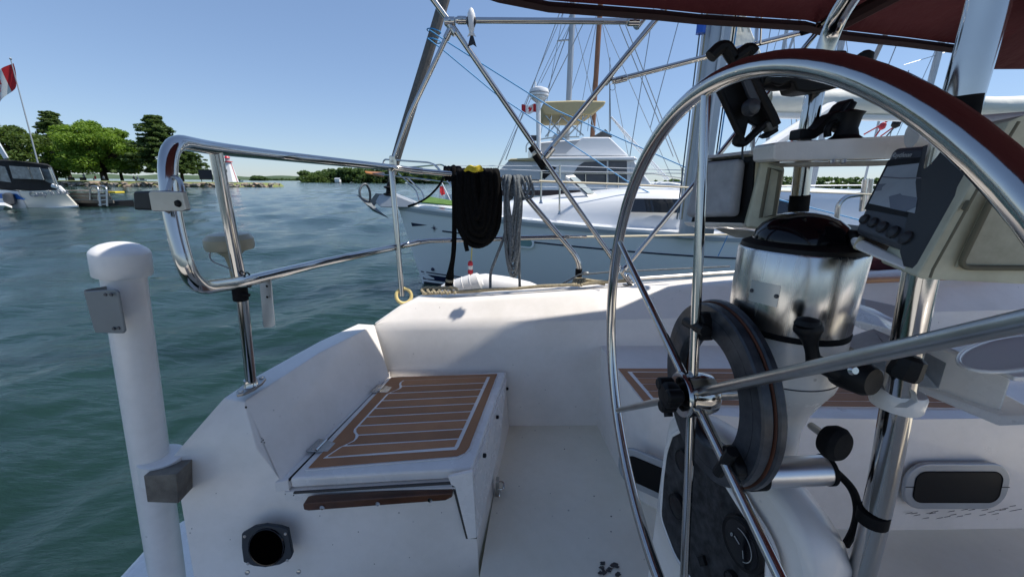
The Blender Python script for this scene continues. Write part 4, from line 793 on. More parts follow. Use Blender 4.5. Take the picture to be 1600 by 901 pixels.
# teak foam pad on the hatch: border frame, white caulk, nine slats
def bil(c, u, v): return (c[0]*(1-u)+c[1]*u)*(1-v)+(c[3]*(1-u)+c[2]*u)*v
BO = [pz(*p, ZL) for p in ((612, 591), (777, 585.5), (728, 713), (482, 733))]; BI = [pz(*p, ZL) for p in ((626, 596.5), (763, 591), (711, 705), (514, 718))]
def inset(c, k): ctr = sum(c, V())/4; return [p+(ctr-p).normalized()*k for p in c]
P('pad_base', MB().prism([p+V((0, 0, .0035)) for p in [bil(BO, a, b) for a, b in ((-.012, -.008), (1.012, -.008), (1.012, .95), (.96, 1.012), (-.012, 1.012))]], (0, 0, -.004)), GELB, ck)
bp = [bil(BO, a, b) for a, b in ((0, 0), (1, 0), (1, .93), (.985, .975), (.94, 1), (0, 1))]
P('pad_border', MB().prism([p+V((0, 0, .0065)) for p in bp], (0, 0, -.0025)), TEAK, ck, bev=.001)
wob = [(0, .04), (.05, .02), (.12, .075), (.15, .08), (.22, 0.0), (.5, 0), (.72, 0), (.78, .075), (.84, .09), (.9, .02), (1, -.03)]
def lw(v): 
    for (a, x), (b, y) in zip(wob, wob[1:]):
        if v <= b: return x+(y-x)*(v-a)/(b-a)
    return -.03
cl = [bil(BI, lw(v/30)-.012, v/30) for v in range(31)]+[bil(BI, 1.012, 1), bil(BI, 1.02, .97), bil(BI, 1.02, 0)]
P('caulk', MB().prism([p+V((0, 0, .0075)) for p in cl], (0, 0, -.002)), GELB, ck, smooth=0)
for i in range(9):
    a, b = (i+.09)/9, (i+.91)/9; pts = [bil(BI, lw(a+(b-a)*k/3)+.012, a+(b-a)*k/3) for k in range(4)]+[bil(BI, .985, b-(.0 if i < 8 else .02)), bil(BI, .985, a)]
    P('slat', MB().prism([p+V((0, 0, .0095)) for p in pts], (0, 0, -.003)), TEAK, ck, smooth=0)
for px, yy in ((502, 697), (596, 608)):
    c = pz(px, yy, ZL+.004); hd = (LL0-LL1).normalized(); sd_ = V((hd.y, -hd.x, 0)); s_ = 1.0
    h = P('hinge', MB().prism([c+hd*.032-sd_*.03, c+hd*.026+sd_*.012, c+hd*.02+sd_*.036, c-hd*.02+sd_*.036, c-hd*.026+sd_*.012, c-hd*.032-sd_*.03], (0, 0, .003)), INOXD, ck, bev=.002)
    P('hinge_pin', MB().tube([c-hd*.026+V((0, 0, .006)), c+hd*.026+V((0, 0, .006))], .005, 10), INOX, h)
    for a, b in ((.018, -.02), (-.018, -.02), (.01, .022), (-.01, .022)): P('screw_head', MB().lathe([(.0035, 0), (.0025, .0015)], c+hd*a+sd_*b+V((0, 0, .003)), (0, 0, 1), 8), INOXD, h)
# hatch latch, snaps and drilled plugs on the locker face
def onside(px, yy):        # the locker side plane
    a, b, c = V((-.028, 1.57, ZL-.03)), V((-.105, .90, ZL-.03)), V((-.002, 1.57, ZS-.05)); n = (b-a).cross(c-a).normalized(); r = ray(px, yy); return EYE+r*((a-EYE).dot(n)/r.dot(n)), (n if n.x > 0 else -n)
p, n = onside(774, 766); lt = P('latch', MB().box(p+n*.008, (.012, .028, .1)), INOXD, ck, bev=.002)
P('staple', MB().tube([p+n*.01+V((0, .012, .03)), p+n*.032+V((0, .012, .028)), p+n*.032+V((0, -.012, .018)), p+n*.01+V((0, -.012, .018))], .003, 8, fillet=.012), INOX, lt)
P('hasp_ring', MB().torus(p+n*.016+V((0, 0, -.02)), n, .012, .003, 16, 6), INOX, lt)
for px, yy in ((789, 607), (773, 651), (752, 711)): p, n = onside(px, yy); P('snap_stud', MB().lathe([(.007, .006), (.007, .014), (.004, .016)], p, n, 12), BLACK, ck)
# wooden cleat strip
a, b = onwall(478, 785, .002)[0], onwall(708, 770, .002)[0]; ax = (b-a)
pts = [a+V((.0, 0, .010)), a+V((.012, 0, .013)), b+V((0, 0, .014)), b+V((0, 0, 0)), b+V((-.02, 0, -.012)), a+V((.012, 0, -.013)), a+V((0, 0, -.009))]
ws = P('wooden_strip', MB().prism([p+V((0, -.014, 0)) for p in pts], (0, .03, 0)), WOOD, ck, bev=.004, seg=3)
for k in (.125, .49, .845): P('screw', MB().lathe([(.007, 0), (.0065, .0015), (.003, .001)], a.lerp(b, k)+V((0, -.0155, -.003)), (0, -1, .1), 12), INOX, ws)
# engine control well: black plate with a round hole
pl = [(381, 829), (400, 818), (418, 815), (440, 818), (453, 822), (460, 860), (457, 868), (440, 877), (418, 881), (400, 879), (384, 873), (381, 850)]
for g_ in ([(459, 770.5), (707, 755.5), (708, 752.5), (459, 768)], [(706, 756), (711, 753), (731, 835), (745, 836), (745, 840), (728, 840)]): P('hatch_gasket', MB().prism([onwall(x, y, .003)[0] for x, y in g_], V((0, .006, 0))), gr, ck)
c, n = onwall(420, 849); pts = [onwall(*p)[0] for p in pl]; cr_ = [onwall(420+27*math.cos(t), 849+28*math.sin(t))[0] for t in [2*math.pi*i/24 for i in range(24)]]
vp = P('vent_plate', MB().prism([p+n*.012 for p in pts], -n*.012), mat('black_blue_plate', (.012, .02, .03), .5, noise=(20, .4, (.03, .045, .06))), ck, bev=.003)
P('hole', MB().prism([p+n*.0128 for p in cr_], -n*.001), mat('hole_black', (.001, .001, .001), 1, spec=0), vp, smooth=0)
P('hole_lip', MB().tube([p+n*.0125 for p in cr_], .0025, 6, closed=True), GLOSSB, vp)
for px, yy in ((386, 833), (449, 829), (452, 870), (391, 875)): P('screw', MB().lathe([(.0042, 0), (.003, .0015)], onwall(px, yy, .012)[0], n, 12), INOXD, vp)
for px, yy in ((387, 893), (467, 892)): P('deck_screw', MB().lathe([(.006, 0), (.006, .003), (.003, .004)], onwall(px, yy)[0], n, 12), INOXD, ck)
# forward bench
plan = [(.405, 1.62), (.422, 1.42), (.44, 1.24), (.475, 1.14), (.56, 1.075), (.72, 1.045), (1.22, 1.03), (1.9, 1.05), (3.4, 1.08)]
topl = [(.405, 1.62), (.415, 1.44), (.43, 1.28), (.47, 1.17), (.56, 1.105), (.72, 1.08), (1.22, 1.075), (1.9, 1.10), (3.4, 1.14)]
b0 = [V((x, y, ZS-.01)) for x, y in plan]; b1 = [V((x, y, ZB)) for x, y in topl]; 
bm_ = MB().loft([b0, [V((x*.6+a*.4, y*.6+b*.4, ZB-.16)) for (x, y), (a, b) in zip(plan, topl)], b1]); bm_.add(b1+[V((3.4, 1.66, ZB)), V((.405, 1.66, ZB))], [tuple(range(len(b1)+2))]); P('side_bench', bm_, GEL, ck, bev=.015, seg=3, smooth=40)
# bench teak pad, aft part and forward part
def lineY(x0, x1, yf, yb, n, ang0, ang1, name='slat'):
    for i in range(n):
        a, b = yf+(yb-yf)*(i+.07)/n, yf+(yb-yf)*(i+.93)/n
        A = lambda y: x0+(y-yf)*ang0; B = lambda y: x1+(y-yf)*ang1
        P(name, MB().prism([V((A(a), a, ZB+.0095)), V((B(a), a, ZB+.0095)), V((B(b), b, ZB+.0095)), V((A(b), b, ZB+.0095))], (0, 0, -.003)), TEAK, ck, smooth=0)
w0 = pz(963, 577, ZB); w1 = pz(1003, 628, ZB)
padp = [V((w0.x, w0.y, 0)), V((w1.x, w1.y, 0)), V((.56, 1.14, 0)), V((1.62, 1.14, 0)), V((1.62, w0.y+.02, 0))]
P('pad_base', MB().prism([p+V((0, 0, ZB+.0035)) for p in padp], (0, 0, -.003)), GELB, ck)
pc = sum(padp, V())/5; P('pad_border', MB().prism([p+(pc-p)*.012+V((0, 0, ZB+.0065)) for p in padp], (0, 0, -.0025)), TEAK, ck, bev=.001)
pi_ = [V((w0.x+.035, w0.y-.03, 0)), V((w1.x+.035, w1.y+.0, 0)), V((.575, 1.168, 0)), V((1.58, 1.168, 0)), V((1.58, w0.y-.03, 0))]
P('caulk', MB().prism([p+V((0, 0, ZB+.0075)) for p in pi_], (0, 0, -.002)), GELB, ck, smooth=0)
lineY(.595, 1.57, 1.178, w1.y+.01, 2, -1.2, 0); lineY(w1.x+.045, 1.57, w1.y+.015, w0.y-.035, 4, (w0.x-w1.x)/(w0.y-w1.y), 0)
# portlights in the bench front
def portlight(c, u, v, w_, h_, seam=True):
    u, v = V(u).normalized(), V(v).normalized(); n = u.cross(v); n = n if n.y < 0 else -n; c = V(c)
    f = P('portlight', MB().prism(rrect(c, u, v, w_, h_, h_*.42, 7), n*.014), mat('grey_window_frame', (.4, .42, .44), .35, .4, noise=(10, .4, (.3, .31, .33))), ck, bev=.005, seg=3)
    P('pane', MB().prism(rrect(c+n*.0145, u, v, w_-.06, h_-.055, h_*.2, 7), n*.001), PANE, f, smooth=0)
    P('pane_edge', MB().tube(rrect(c+n*.015, u, v, w_-.058, h_-.053, h_*.2, 7), .002, 6, closed=True), RUB, f)
    if seam:
        for s_ in (-1, 1): P('frame_seam', MB().box(c+u*s_*(w_/2-.016)+n*.0145-v*.0, (.03, .002, .0016)), BLACK, f)
pw_ = py(1484, 753, 1.043); portlight(pw_+V((0, -.008, 0)), (1, .012, 0), (0, .12, 1), .335, .158)
a = py(1008, 735, 1.13)
portlight(py(1016, 734, 1.10)+V((-.01, -.012, 0)), (.085, -.062, 0), (0, .12, 1), .2, .14, False)
chipm = mat('gelcoat_chip', (.03, .02, .015), .9)
for px, yy, r_ in ((384, 636, .0035), (411, 687, .0022), (408, 690, .0018), (413, 691, .002), (409, 684, .0015)):
    r = ray(px, yy); q_ = EYE+r*((Ib0-EYE).dot(_n)/r.dot(_n)); nn = _n if _n.dot(EYE-q_) > 0 else -_n; P('gelcoat_chip', MB().lathe([(r_, 0), (r_*.7, .0005)], q_+nn*.0008, nn, 6), chipm, ck)
for px, yy, r_ in ((446, 771, .0015), (459, 773, .002), (360, 842, .0012), (338, 770, .0012), (300, 825, .0014), (520, 850, .0013), (560, 830, .0016), (640, 870, .0012), (690, 800, .0014), (500, 805, .0014), (585, 880, .0014)):
    q_, nn = onwall(px, yy, .0008); P('gelcoat_chip', MB().lathe([(r_, 0), (r_*.7, .0004)], q_, nn, 6), chipm, ck)
for px, yy, r_ in ((882, 701, .003), (932, 718, .0018), (811, 759, .0018), (955, 806, .003), (816, 683, .0018), (860, 770, .0014), (906, 683, .0014), (836, 672, .002), (890, 668, .0018), (1010, 830, .002), (920, 840, .0014)):
    P('sole_speck', MB().lathe([(r_, 0), (r_*.7, .0005)], pz(px, yy, ZS+.0008), (0, 0, 1), 7), chipm, ck)
# scuffs along the bench foot
scuff = mat('scuff_marks', (.07, .065, .06), .9)
rs = random.Random(4)
for i in range(26):
    px = 1420+i*6.8+rs.uniform(-4, 4); p = py(px, 806-i*.45+rs.uniform(-7, 6), 1.0325); P('scuff', MB().add([p+V((-.012, -.004, -.002)), p+V((.012, -.004, .003)), p+V((.010, -.004, .006)), p+V((-.006, -.004, .002))], [(0, 1, 2, 3)]), scuff, ck)
c = pz(950, 888, ZS+.002)
sm = MB()
for i in range(16):
    q = c+V((rs.uniform(-.028, .028), rs.uniform(-.02, .02), .001+i*.0001)); pts = [q+V((.009*rs.uniform(.4, 1.2)*math.cos(t), .007*rs.uniform(.4, 1.2)*math.sin(t), 0)) for t in [k*math.pi/4 for k in range(8)]]; sm.add(pts, [tuple(range(8))])
P('tar_stain', sm, scuff, ck, smooth=0, kind='stuff')
# varnished handrail and painted shade of the forward coaming recess on the right
P('handrail', MB().tube([py(1345, 438, 1.75), py(1440, 434, 1.8), py(1620, 428, 1.9)], .016, 10), VARN, ck)
P('coaming_recess_shade', MB().prism([py(1352, 468, 1.5), py(1400, 478, 1.46), py(1412, 500, 1.4), py(1352, 488, 1.45)], (0, .02, 0)), mat('recess_shade_grey', (.4, .38, .38), .6), ck)  # flat panel whose grey paints the shade inside a white recess
P('deck_cap', MB().prism([V((-.35, 1.83, 1.43)), V((1.6, 1.99, 1.53)), V((1.6, 2.03, 1.53)), V((-.35, 1.87, 1.43))], (0, 0, .012)), VARN, ck) if False else None

# ------------------------------------------------------------------ pushpit rail
pr_ = thing('pushpit_rail', 'polished stainless stern rail with a looped end over the water', 'rail', pz(390, 604, 1.385)); TR = .0135
loop = [py(650, 267, 1.9), py(612, 262, 1.85), py(440, 244, 1.25), py(335, 232, .93), py(258, 218, .74), py(268, 340, .715), py(300, 452, .70), py(378, 441, .93), py(500, 411, 1.32), py(622, 385, 1.85), py(655, 378, 1.93)]
P('looped_rail', MB().tube(fil(loop, .075, 8), .0145, 18), INOX, pr_)
P('top_rail', MB().tube([py(645, 266.5, 1.9), py(800, 281, 1.98), py(898, 397, 1.98), py(905, 412, 1.98), py(904, 440, 1.98)], .014, 14, fillet=.05), INOX, pr_)
P('rail_sleeve', MB().tube([py(640, 266, 1.89), py(660, 268, 1.91)], .017, 14), INOX, pr_)
P('middle_rail', MB().tube([py(650, 379, 1.92), py(672, 376, 1.95), py(860, 370.5, 1.98), py(884, 371, 1.98)], .0125, 14), INOX, pr_)
fo = pz(393, 603, 1.385); P('stanchion', MB().tube([py(336, 232, .93), py(376, 441, .945), fo], .0135, 16), INOX, pr_)
fo2 = pz(626, 462, 1.405); P('stanchion', MB().tube([py(612, 266, 1.85), py(628, 462, 1.80)], .0125, 14), INOX, pr_)
tv = (Ot2-Ot3).normalized(); sv = V((tv.y, -tv.x, 0))
bs = P('base_flange', MB().prism([fo+tv*a*.048+sv*b*.022+V((0, 0, -.004)) for a, b in ((1, 0), (.8, .6), (.3, 1), (-.3, 1), (-.8, .6), (-1, 0), (-.8, -.6), (-.3, -1), (.3, -1), (.8, -.6))], (0, 0, .009)), INOXD, pr_, bev=.002)
P('base_collar', MB().lathe([(.022, 0), (.0175, .006), (.0165, .022)], fo, (.0, 0, 1), 20), INOX, pr_)
for k in (-.034, .034): P('bolt', MB().lathe([(.0065, 0), (.005, .004)], fo+tv*k+V((0, 0, .005)), (0, 0, 1), 10), INOXD, bs)
P('rubber_sleeve', MB().tube([py(374, 447, .945), py(376.5, 468, .947)], .0175, 14), RUB, pr_)
P('sleeve_tail', MB().tube([py(378, 459, .93), py(390, 461, .93)], .004, 8), RUB, pr_)
P('base_collar', MB().lathe([(.03, 0), (.018, .01), (.016, .03)], py(904, 440, 1.98), (0, 0, 1), 16), INOX, pr_)
P('zip_tie', MB().torus(py(388, 437, .94), (1, .3, .1), .019, .0018, 20, 5), BLACK, pr_)
P('weld_collar', MB().lathe([(.016, -.006), (.016, .006)], py(376, 441, .944), (0, 0, 1), 16), INOX, pr_)
cb = thing('outboard_bracket_plate', 'small steel and black clamp block on the looped rail end', 'bracket', py(250, 315, .70))
u = (py(290, 316, .69)-py(232, 316, .66)); P('plate', MB().prism([py(231, 301, .655), py(234, 298, .655), py(283, 299, .675), py(290, 328, .675), py(287, 330, .675), py(236, 330.5, .655)], (.004, .008, 0)), INOXD, cb, bev=.003)
P('black_block', MB().prism([py(207, 299, .68), py(236, 298, .665), py(237, 329, .665), py(208, 328, .68)], (.01, .035, 0)), BLACK, cb, bev=.004)
P('strap', MB().tube(cr([py(262, 300, .70), py(270, 278, .72), py(282, 285, .70), py(290, 326, .68)], 5), .004, 8), INOXD, cb)
P('rivet', MB().lathe([(.007, 0), (.004, .003)], py(277, 318, .672), (0, -1, 0), 12), BLACK, cb)
pt = thing('hanging_plate', 'short drilled steel strip hanging from the lower rail', 'plate', py(418, 475, .98))
P('strip', MB().prism([py(405, 440, 1.02), py(423, 438, 1.02), py(429, 508, 1.0), py(425, 511, 1.0), py(413, 512, 1.0), py(411, 508, 1.0)], (.0, .004, 0)), ALU, pt, bev=.001)
for px, yy in ((417, 447), (417.5, 464), (421, 505)): P('hole', MB().lathe([(.0035, 0), (.003, .0005)], py(px, yy, 1.008), (0, -1, 0), 8), BLACK, pt)
ga = thing('gps_antenna', 'weathered ivory mushroom antenna behind the rail upright', 'antenna', py(372, 430, 1.02)); gb = py(368, 432, 1.03); gtp = py(366, 384, 1.03)
P('stem', MB().lathe([(.011, 0), (.012, .03), (.017, .055), (.034, .072)], gb, (0, 0, 1), 20), IVORY, ga); P('head', MB().lathe([(.034, .071), (.054, .076), (.057, .085), (.056, .104), (.046, .116), (.02, .12)], gb, (0, 0, 1), 32), IVORY, ga)
P('clamp', MB().box(gb+V((.006, -.01, -.012)), (.05, .03, .02)), DGREY, ga, bev=.004); P('cable', MB().tube(cr([py(337, 388, 1.02), py(328, 396, 1.02), py(332, 408, 1.02), py(355, 418, 1.02), py(371, 428, 1.0)], 6), .0022, 6), mat('grey_cable', (.35, .36, .38), .5), ga)

# ------------------------------------------------------------------ white pipe post
p0, p1 = py(193, 428, .87), py(262, 900, .87); ax = (p0-p1).normalized()
wp = thing('pipe_post', 'thick white plastic pipe post with a domed cap beside the stern', 'post', (p1.x, p1.y, 0))
P('pipe', MB().tube([p0, p1, p1-ax*.9], .040, 40), PVC, wp, smooth=60)
P('cap', MB().lathe([(.041, -.002), (.0515, -.001), (.0525, .001), (.0525, .050), (.051, .054), (.046, .060), (.036, .067), (.022, .072), (.008, .0745), (.0005, .075)], p0, ax, 48), PVC, wp, smooth=28)
P('chip', MB().lathe([(.006, 0), (.005, .0006)], py(205, 641, .845), (-.3, -1, 0), 5), INOXD, wp) if False else None
bk = P('bracket', MB().prism([py(130, 455, .80), py(178, 452, .785), py(183, 456, .785), py(194, 517, .78), py(191, 521, .78), py(148, 520, .795)], (.003, .004, 0)), ALUP, wp, bev=.002)
P('bracket_return', MB().prism([py(130, 455, .80), py(133, 452, .80), py(150, 516, .80), py(148, 520, .80)], (.03, .06, 0)), ALUP, wp, bev=.001)
for px, yy in ((174, 460), (186, 512), (165, 460), (178, 513)): P('screw', MB().lathe([(.004, 0), (.003, .002)], py(px, yy, .782), (0, -1, 0), 10), DGREY, bk)
pr0 = py(252, 712, .87); P('clamp_ring', MB().lathe([(.046, -.062), (.0495, -.06), (.0495, .0), (.046, .002), (.041, .002)], pr0-ax*.0, ax, 32), PVC, wp)
fr_ = [py(224, 743, .80), py(276, 740, .805), py(279, 786, .80), py(230, 784, .80)]
tb = solo('timber_block', MB().prism(fr_, py(253, 719, .875)-py(224, 743, .80)), GREYW, 'weathered grey timber block bolted between hull and white pipe post', 'block', py(255, 760, .85), bev=.002)

# ------------------------------------------------------------------ ropes and gear on the rail
def coil(name, label, x0, x1, ytop, ybot, Y, m_, r, n, seed, core=0, group=None):
    rg = random.Random(seed); t = thing(name, label, 'rope', py((x0+x1)/2, ytop, Y)); W = x1-x0
    for i in range(n):
        a = x0+W*(i+.5)/n*.42; b_ = x1-W*(i+.5)/n*.42; a += rg.uniform(-2, 2); b_ += rg.uniform(-2, 2)
        if b_-a < 8: a, b_ = a-5, b_+5
        yb_ = ybot-(ybot-ytop)*(i/n)*.42+rg.uniform(-4, 4); d = Y-.032-.006*(i % 3)-i*.0012; mid = (a+b_)/2+rg.uniform(-3, 3); hh = yb_-ytop
        loop = [py(a+2, ytop-3, Y+.02), py(a, ytop+2, d+.01), py(a-rg.uniform(0, 4), ytop+hh*.35, d), py(a+rg.uniform(0, 6), ytop+hh*.75, d), py(mid-(b_-a)*.2, yb_-3, d-.004), py(mid+(b_-a)*.2, yb_-3, d-.004), py(b_-rg.uniform(0, 6), ytop+hh*.75, d), py(b_+rg.uniform(0, 4), ytop+hh*.35, d), py(b_, ytop+2, d+.01), py(b_-2, ytop-3, Y+.02)]
        P('strand', MB().tube(cr(loop, 5), r, 7), m_, t, smooth=70)
    return t
bc = coil('black_rope_coil', 'thick coil of black rope hung over the top rail', 717, 778, 270, 384, 1.95, BLKROPE, .0145, 12, 3)
for i in range(9): P('turn', MB().tube(cr([py(719+i*7, 266, 1.975), py(717+i*7, 270, 1.918), py(718+i*7, 300, 1.905), py(719+i*6.4, 340+10*math.sin(i), 1.905)], 5), .0115, 7), BLKROPE, bc)
P('strand', MB().tube(cr([py(729, 350, 1.9), py(727, 375, 1.9), py(730, 392, 1.9)], 4), .011, 7), BLKROPE, bc)
yt = thing('yellow_line', 'bright yellow line wound on top of the black rope coil', 'rope', py(740, 266, 1.93))
for i in range(6): P('turn', MB().tube(cr([py(726+i*1.5, 267-i*.5, 1.90), py(733, 260+i, 1.89), py(742, 262+i*1.1, 1.88), py(750, 260+i, 1.89), py(754-i, 267, 1.9)], 5), .006, 7), YEL, yt)
bl = thing('black_dock_line', 'black line dropping straight down from the rail left of the rope coil', 'rope', py(704, 448, 1.92))
P('hanging_part', MB().tube(cr([py(709, 262, 1.99), py(709, 268, 1.93), py(710, 330, 1.92), py(709, 390, 1.92), py(704, 425, 1.92), py(701, 449, 1.93)], 6), [.0125]*20+[.0125, .013, .014, .015, .017, .02, .022, .022, .022, .022, .022], 10), BLKROPE, bl)
for i in range(5): P('turn', MB().tube(cr([py(696+i*5, 262, 1.97), py(696+i*5, 267, 1.935), py(698+i*5, 280+2*i, 1.925), py(701+i*4, 270, 1.94), py(702+i*4, 262, 1.97)], 5), .0105, 7), BLKROPE, bl)
P('whipping', MB().tube([py(702, 437, 1.905), py(701.5, 440, 1.905)], .0185, 10), TANROPE, bl)
gc = coil('grey_rope_coil', 'grey flecked rope coil hanging right of the black one', 790, 812, 278, 434, 1.95, GRYROPE, .0075, 11, 8)
for i in range(8): P('turn', MB().tube(cr([py(787+i*6, 276, 1.985), py(786+i*6, 278, 1.93), py(788+i*6.5, 298+6*math.sin(i*2), 1.92), py(796+i*3.4, 312-3*i % 9, 1.915), py(799+i*2, 290, 1.92), py(796+i*4, 277, 1.98)], 5), .0075, 7), GRYROPE, gc)
P('tail', MB().tube(cr([py(794, 310, 1.92), py(790, 360, 1.93), py(776, 400, 1.93), py(767, 425, 1.95), py(766, 450, 1.95)], 6), .0075, 7), GRYROPE, gc); P('tail', MB().tube(cr([py(812, 330, 1.92), py(811, 400, 1.92), py(812, 450, 1.95)], 6), .0075, 7), GRYROPE, gc)
fb = thing('fishing_float', 'red and white float dangling on a yellow string below the black coil', 'float', py(735, 428, 1.9)); P('string', MB().tube([py(738, 380, 1.9), py(736, 408, 1.9), py(735, 430, 1.9)], .0022, 5), YEL, fb)
c = py(735, 417, 1.9); r_ = .0128
P('upper_red', MB().lathe([(.004, .032), (r_*.85, .027), (r_, .018), (r_, .008)], c, (0, 0, 1), 16), RED, fb); P('white_middle', MB().lathe([(r_, .008), (r_*1.04, 0), (r_*.9, -.012)], c, (0, 0, 1), 16), WHITE, fb); P('lower_red', MB().lathe([(r_*.9, -.012), (r_*1.05, -.02), (r_, -.034), (.005, -.038)], c, (0, 0, 1), 16), RED, fb)
f0, f1 = py(706, 452, 2.12), py(744, 440, 2.12); axf = (f1-f0).normalized()
fd = thing('boat_fender', 'white cylindrical fender lying on the side deck behind the coaming', 'fender', f0); P('body', MB().lathe([(.015, -.07), (.04, -.05), (.05, -.01), (.05, .14), (.047, .165), (.03, .18), (.0, .182)], f0, axf, 28), PVC, fd)
for k in (.03, .075, .12): P('rib', MB().torus(f0+axf*k, axf, .0502, .002, 28, 6), PVC, fd)
f0, f1 = py(758, 447, 2.5), py(830, 452, 2.5); P_ = solo('float_bag', MB().lathe([(.01, -.12), (.07, -.08), (.085, 0), (.075, .15), (.05, .3), (.01, .42)], f0, (f1-f0).normalized(), 24), PVC, 'long tapering white inflated fender beyond the side deck', 'fender', f0)
rg_ = solo('yellow_ring', MB().torus(py(631, 462, 1.80), (.5, -1, .45), .036, .0085, 32, 10), CREAMR, 'cream yellow plastic ring looped round the rail foot', 'ring', py(631, 462, 1.8))
ml = thing('mooring_line', 'tan mooring line heaped and stretched along the side deck edge', 'rope', py(680, 456, 1.9))
rs = random.Random(9)
for k in range(3): P('run', MB().tube(cr([py(660, 459-k, 1.80+.03*k)]+[py(700+i*35, 457-i*2.3+rs.uniform(-1, 1), 1.85+.03*k+.01*i) for i in range(9)], 4), .0075, 7), TANROPE, ml)
for k in range(5): a = 664+k*9; P('loop', MB().tube(cr([py(a, 459, 1.80), py(a-5, 453, 1.82), py(a+4, 449, 1.84), py(a+14, 452, 1.84), py(a+10, 458, 1.80)], 5), .0075, 7), TANROPE, ml)
ml2 = thing('coiled_line', 'small heap of tan line at the foot of the right rail post', 'rope', py(915, 442, 1.96))
for k in range(4): P('loop', MB().tube(cr([py(896+k*4, 446, 1.90), py(898+k*5, 437, 1.94), py(912+k*5, 436+k, 1.96), py(925+k*6, 440, 1.97), py(945, 444-k, 1.97)], 5), .0075, 7), TANROPE, ml2)
bkk = thing('turning_block', 'small block and stay line at the foot of the right rail post', 'block', py(910, 432, 1.95)); P('cheek', MB().lathe([(.02, -.008), (.024, 0), (.02, .008)], py(915, 427, 1.93), (0, .3, 1), 16), ALUP, bkk)
P('control_line', MB().tube([py(872, 447, 1.93), py(905, 429, 1.94), py(950, 425, 2.0), py(1140, 416, 2.1)], .0045, 6), GRYROPE, bkk); P('rubber_sleeve', MB().tube([py(904.5, 420, 1.975), py(904, 432, 1.975)], .018, 12), RUB, bkk)
P('side_rod', MB().tube([py(1000, 435, 2.0), py(1150, 425, 2.1)], .009, 6), INOXD, bkk)
lf = thing('upper_lifeline', 'cream coated upper lifeline running forward from the rail', 'lifeline', py(810, 282, 1.98)); P('wire', MB().tube([py(840, 283, 2.0), py(960, 287.5, 2.2), py(1075, 293, 2.5), py(1400, 305, 3.0)], .0055, 8), mat('cream_coated_wire', (.66, .6, .46), .5), lf); P('turnbuckle', MB().tube([py(805, 281, 1.98), py(842, 283, 2.0)], .009, 10), INOX, lf)
lf = thing('lower_lifeline', 'cream coated lower lifeline running forward from the rail', 'lifeline', py(886, 370, 1.98)); P('wire', MB().tube([py(915, 370, 2.0), py(1085, 367, 2.3), py(1400, 364, 2.8)], .0055, 8), MATS['cream_coated_wire'], lf); P('turnbuckle', MB().tube([py(882, 370, 1.98), py(916, 370, 2.0)], .008, 10), INOX, lf); P('jaw', MB().box(py(886, 370, 1.975), (.03, .014, .018)), INOX, lf, bev=.003)

# ------------------------------------------------------------------ bimini frame and canopy
bf = thing('bimini_frame', 'stainless tube frame of crossed struts holding the maroon awning', 'frame', py(985, 443, 1.95))
TB = .0125
P('long_strut', MB().tube([py(668, -12, 1.970), py(705, 38, 2.000), py(850, 250, 1.970), py(986, 445, 1.93)], TB, 14), INOX, bf)
P('rising_strut', MB().tube([py(845, 250, 1.970), py(870, 220, 1.960), py(1050, 0, 1.930), py(1060, -14, 1.930)], TB, 14), INOX, bf)
P('aft_strut', MB().tube([py(612, 258, 2.000), py(616, 248, 2.000), py(640, 180, 2.000), py(702, 50, 2.000)], .0115, 14), INOX, bf)
P('cross_tube', MB().tube([py(712, 32, 1.990), py(1004, 34, 1.950)], TB, 14), INOX, bf)
P('brace_tube', MB().tube([py(956, 127, 1.980), py(1276, 45, 1.950)], .0115, 14), INOX, bf)
P('forward_strut', MB().tube([py(977, 418, 1.93), py(1130, 233, 1.940), py(1275, 52, 1.950), py(1320, -5, 1.930)], .0115, 14), INOX, bf)
P('upright_rod', MB().tube([py(1176, 250, 1.9), py(1183, 26, 2.000)], .008, 10), INOXD, bf); P('thin_rod', MB().tube([py(1188, 70, 1.9), py(1190, 26, 2.000)], .004, 8), BLACK, bf)
def jaw(px, yy, Y, d, l=.05, r=.017, nm='joint'):
    c = py(px, yy, Y); d = V(d).normalized(); j = P(nm, MB().lathe([(r*.8, -l/2), (r, -l/2+.004), (r, l/2-.004), (r*.8, l/2)], c, d, 16), INOX, bf); P('pin', MB().tube([c+V((0, -r*1.4, 0)), c+V((0, r*1.4, 0))], .006, 8), INOXD, j); return j
dS = py(850, 250, 1.970)-py(705, 38, 2.000); dR = py(1050, 0, 1.930)-py(850, 250, 1.9)
jaw(706, 45, 2.000, dS, .06); jaw(703, 34, 1.995, (1, 0, 0), .05, .019); jaw(722, 32, 1.990, (1, 0, 0), .045, .0165); jaw(700, 54, 2.000, py(702, 50, 2.000)-py(640, 180, 2.000), .05, .015)
jaw(1000, 34, 1.950, dR, .06); jaw(990, 34, 1.8, (1, 0, 0), .05, .017); jaw(858, 238, 1.9, dR, .06, .0165); jaw(614, 252, 2.000, (0, 0, 1), .05, .017); jaw(950, 124, 1.990, dR, .05, .016); jaw(970, 124, 1.980, py(1276, 45, 1.950)-py(956, 127, 1.980), .06, .015)
P('rubber_sleeve', MB().tube([py(829, 229, 1.965), py(834, 236, 1.965)], .0155, 12), RUB, bf); P('rubber_sleeve', MB().tube([py(836, 242, 1.967), py(850, 262, 1.970)], .0175, 12), RUB, bf)
jaw(984, 436, 1.93, dS, .06, .017); jaw(974, 421, 1.93, py(1130, 233, 1.940)-py(977, 418, 1.93), .05, .014); P('foot_plate', MB().box(py(988, 446, 1.93), (.09, .05, .008)), INOXD, bf, bev=.002)
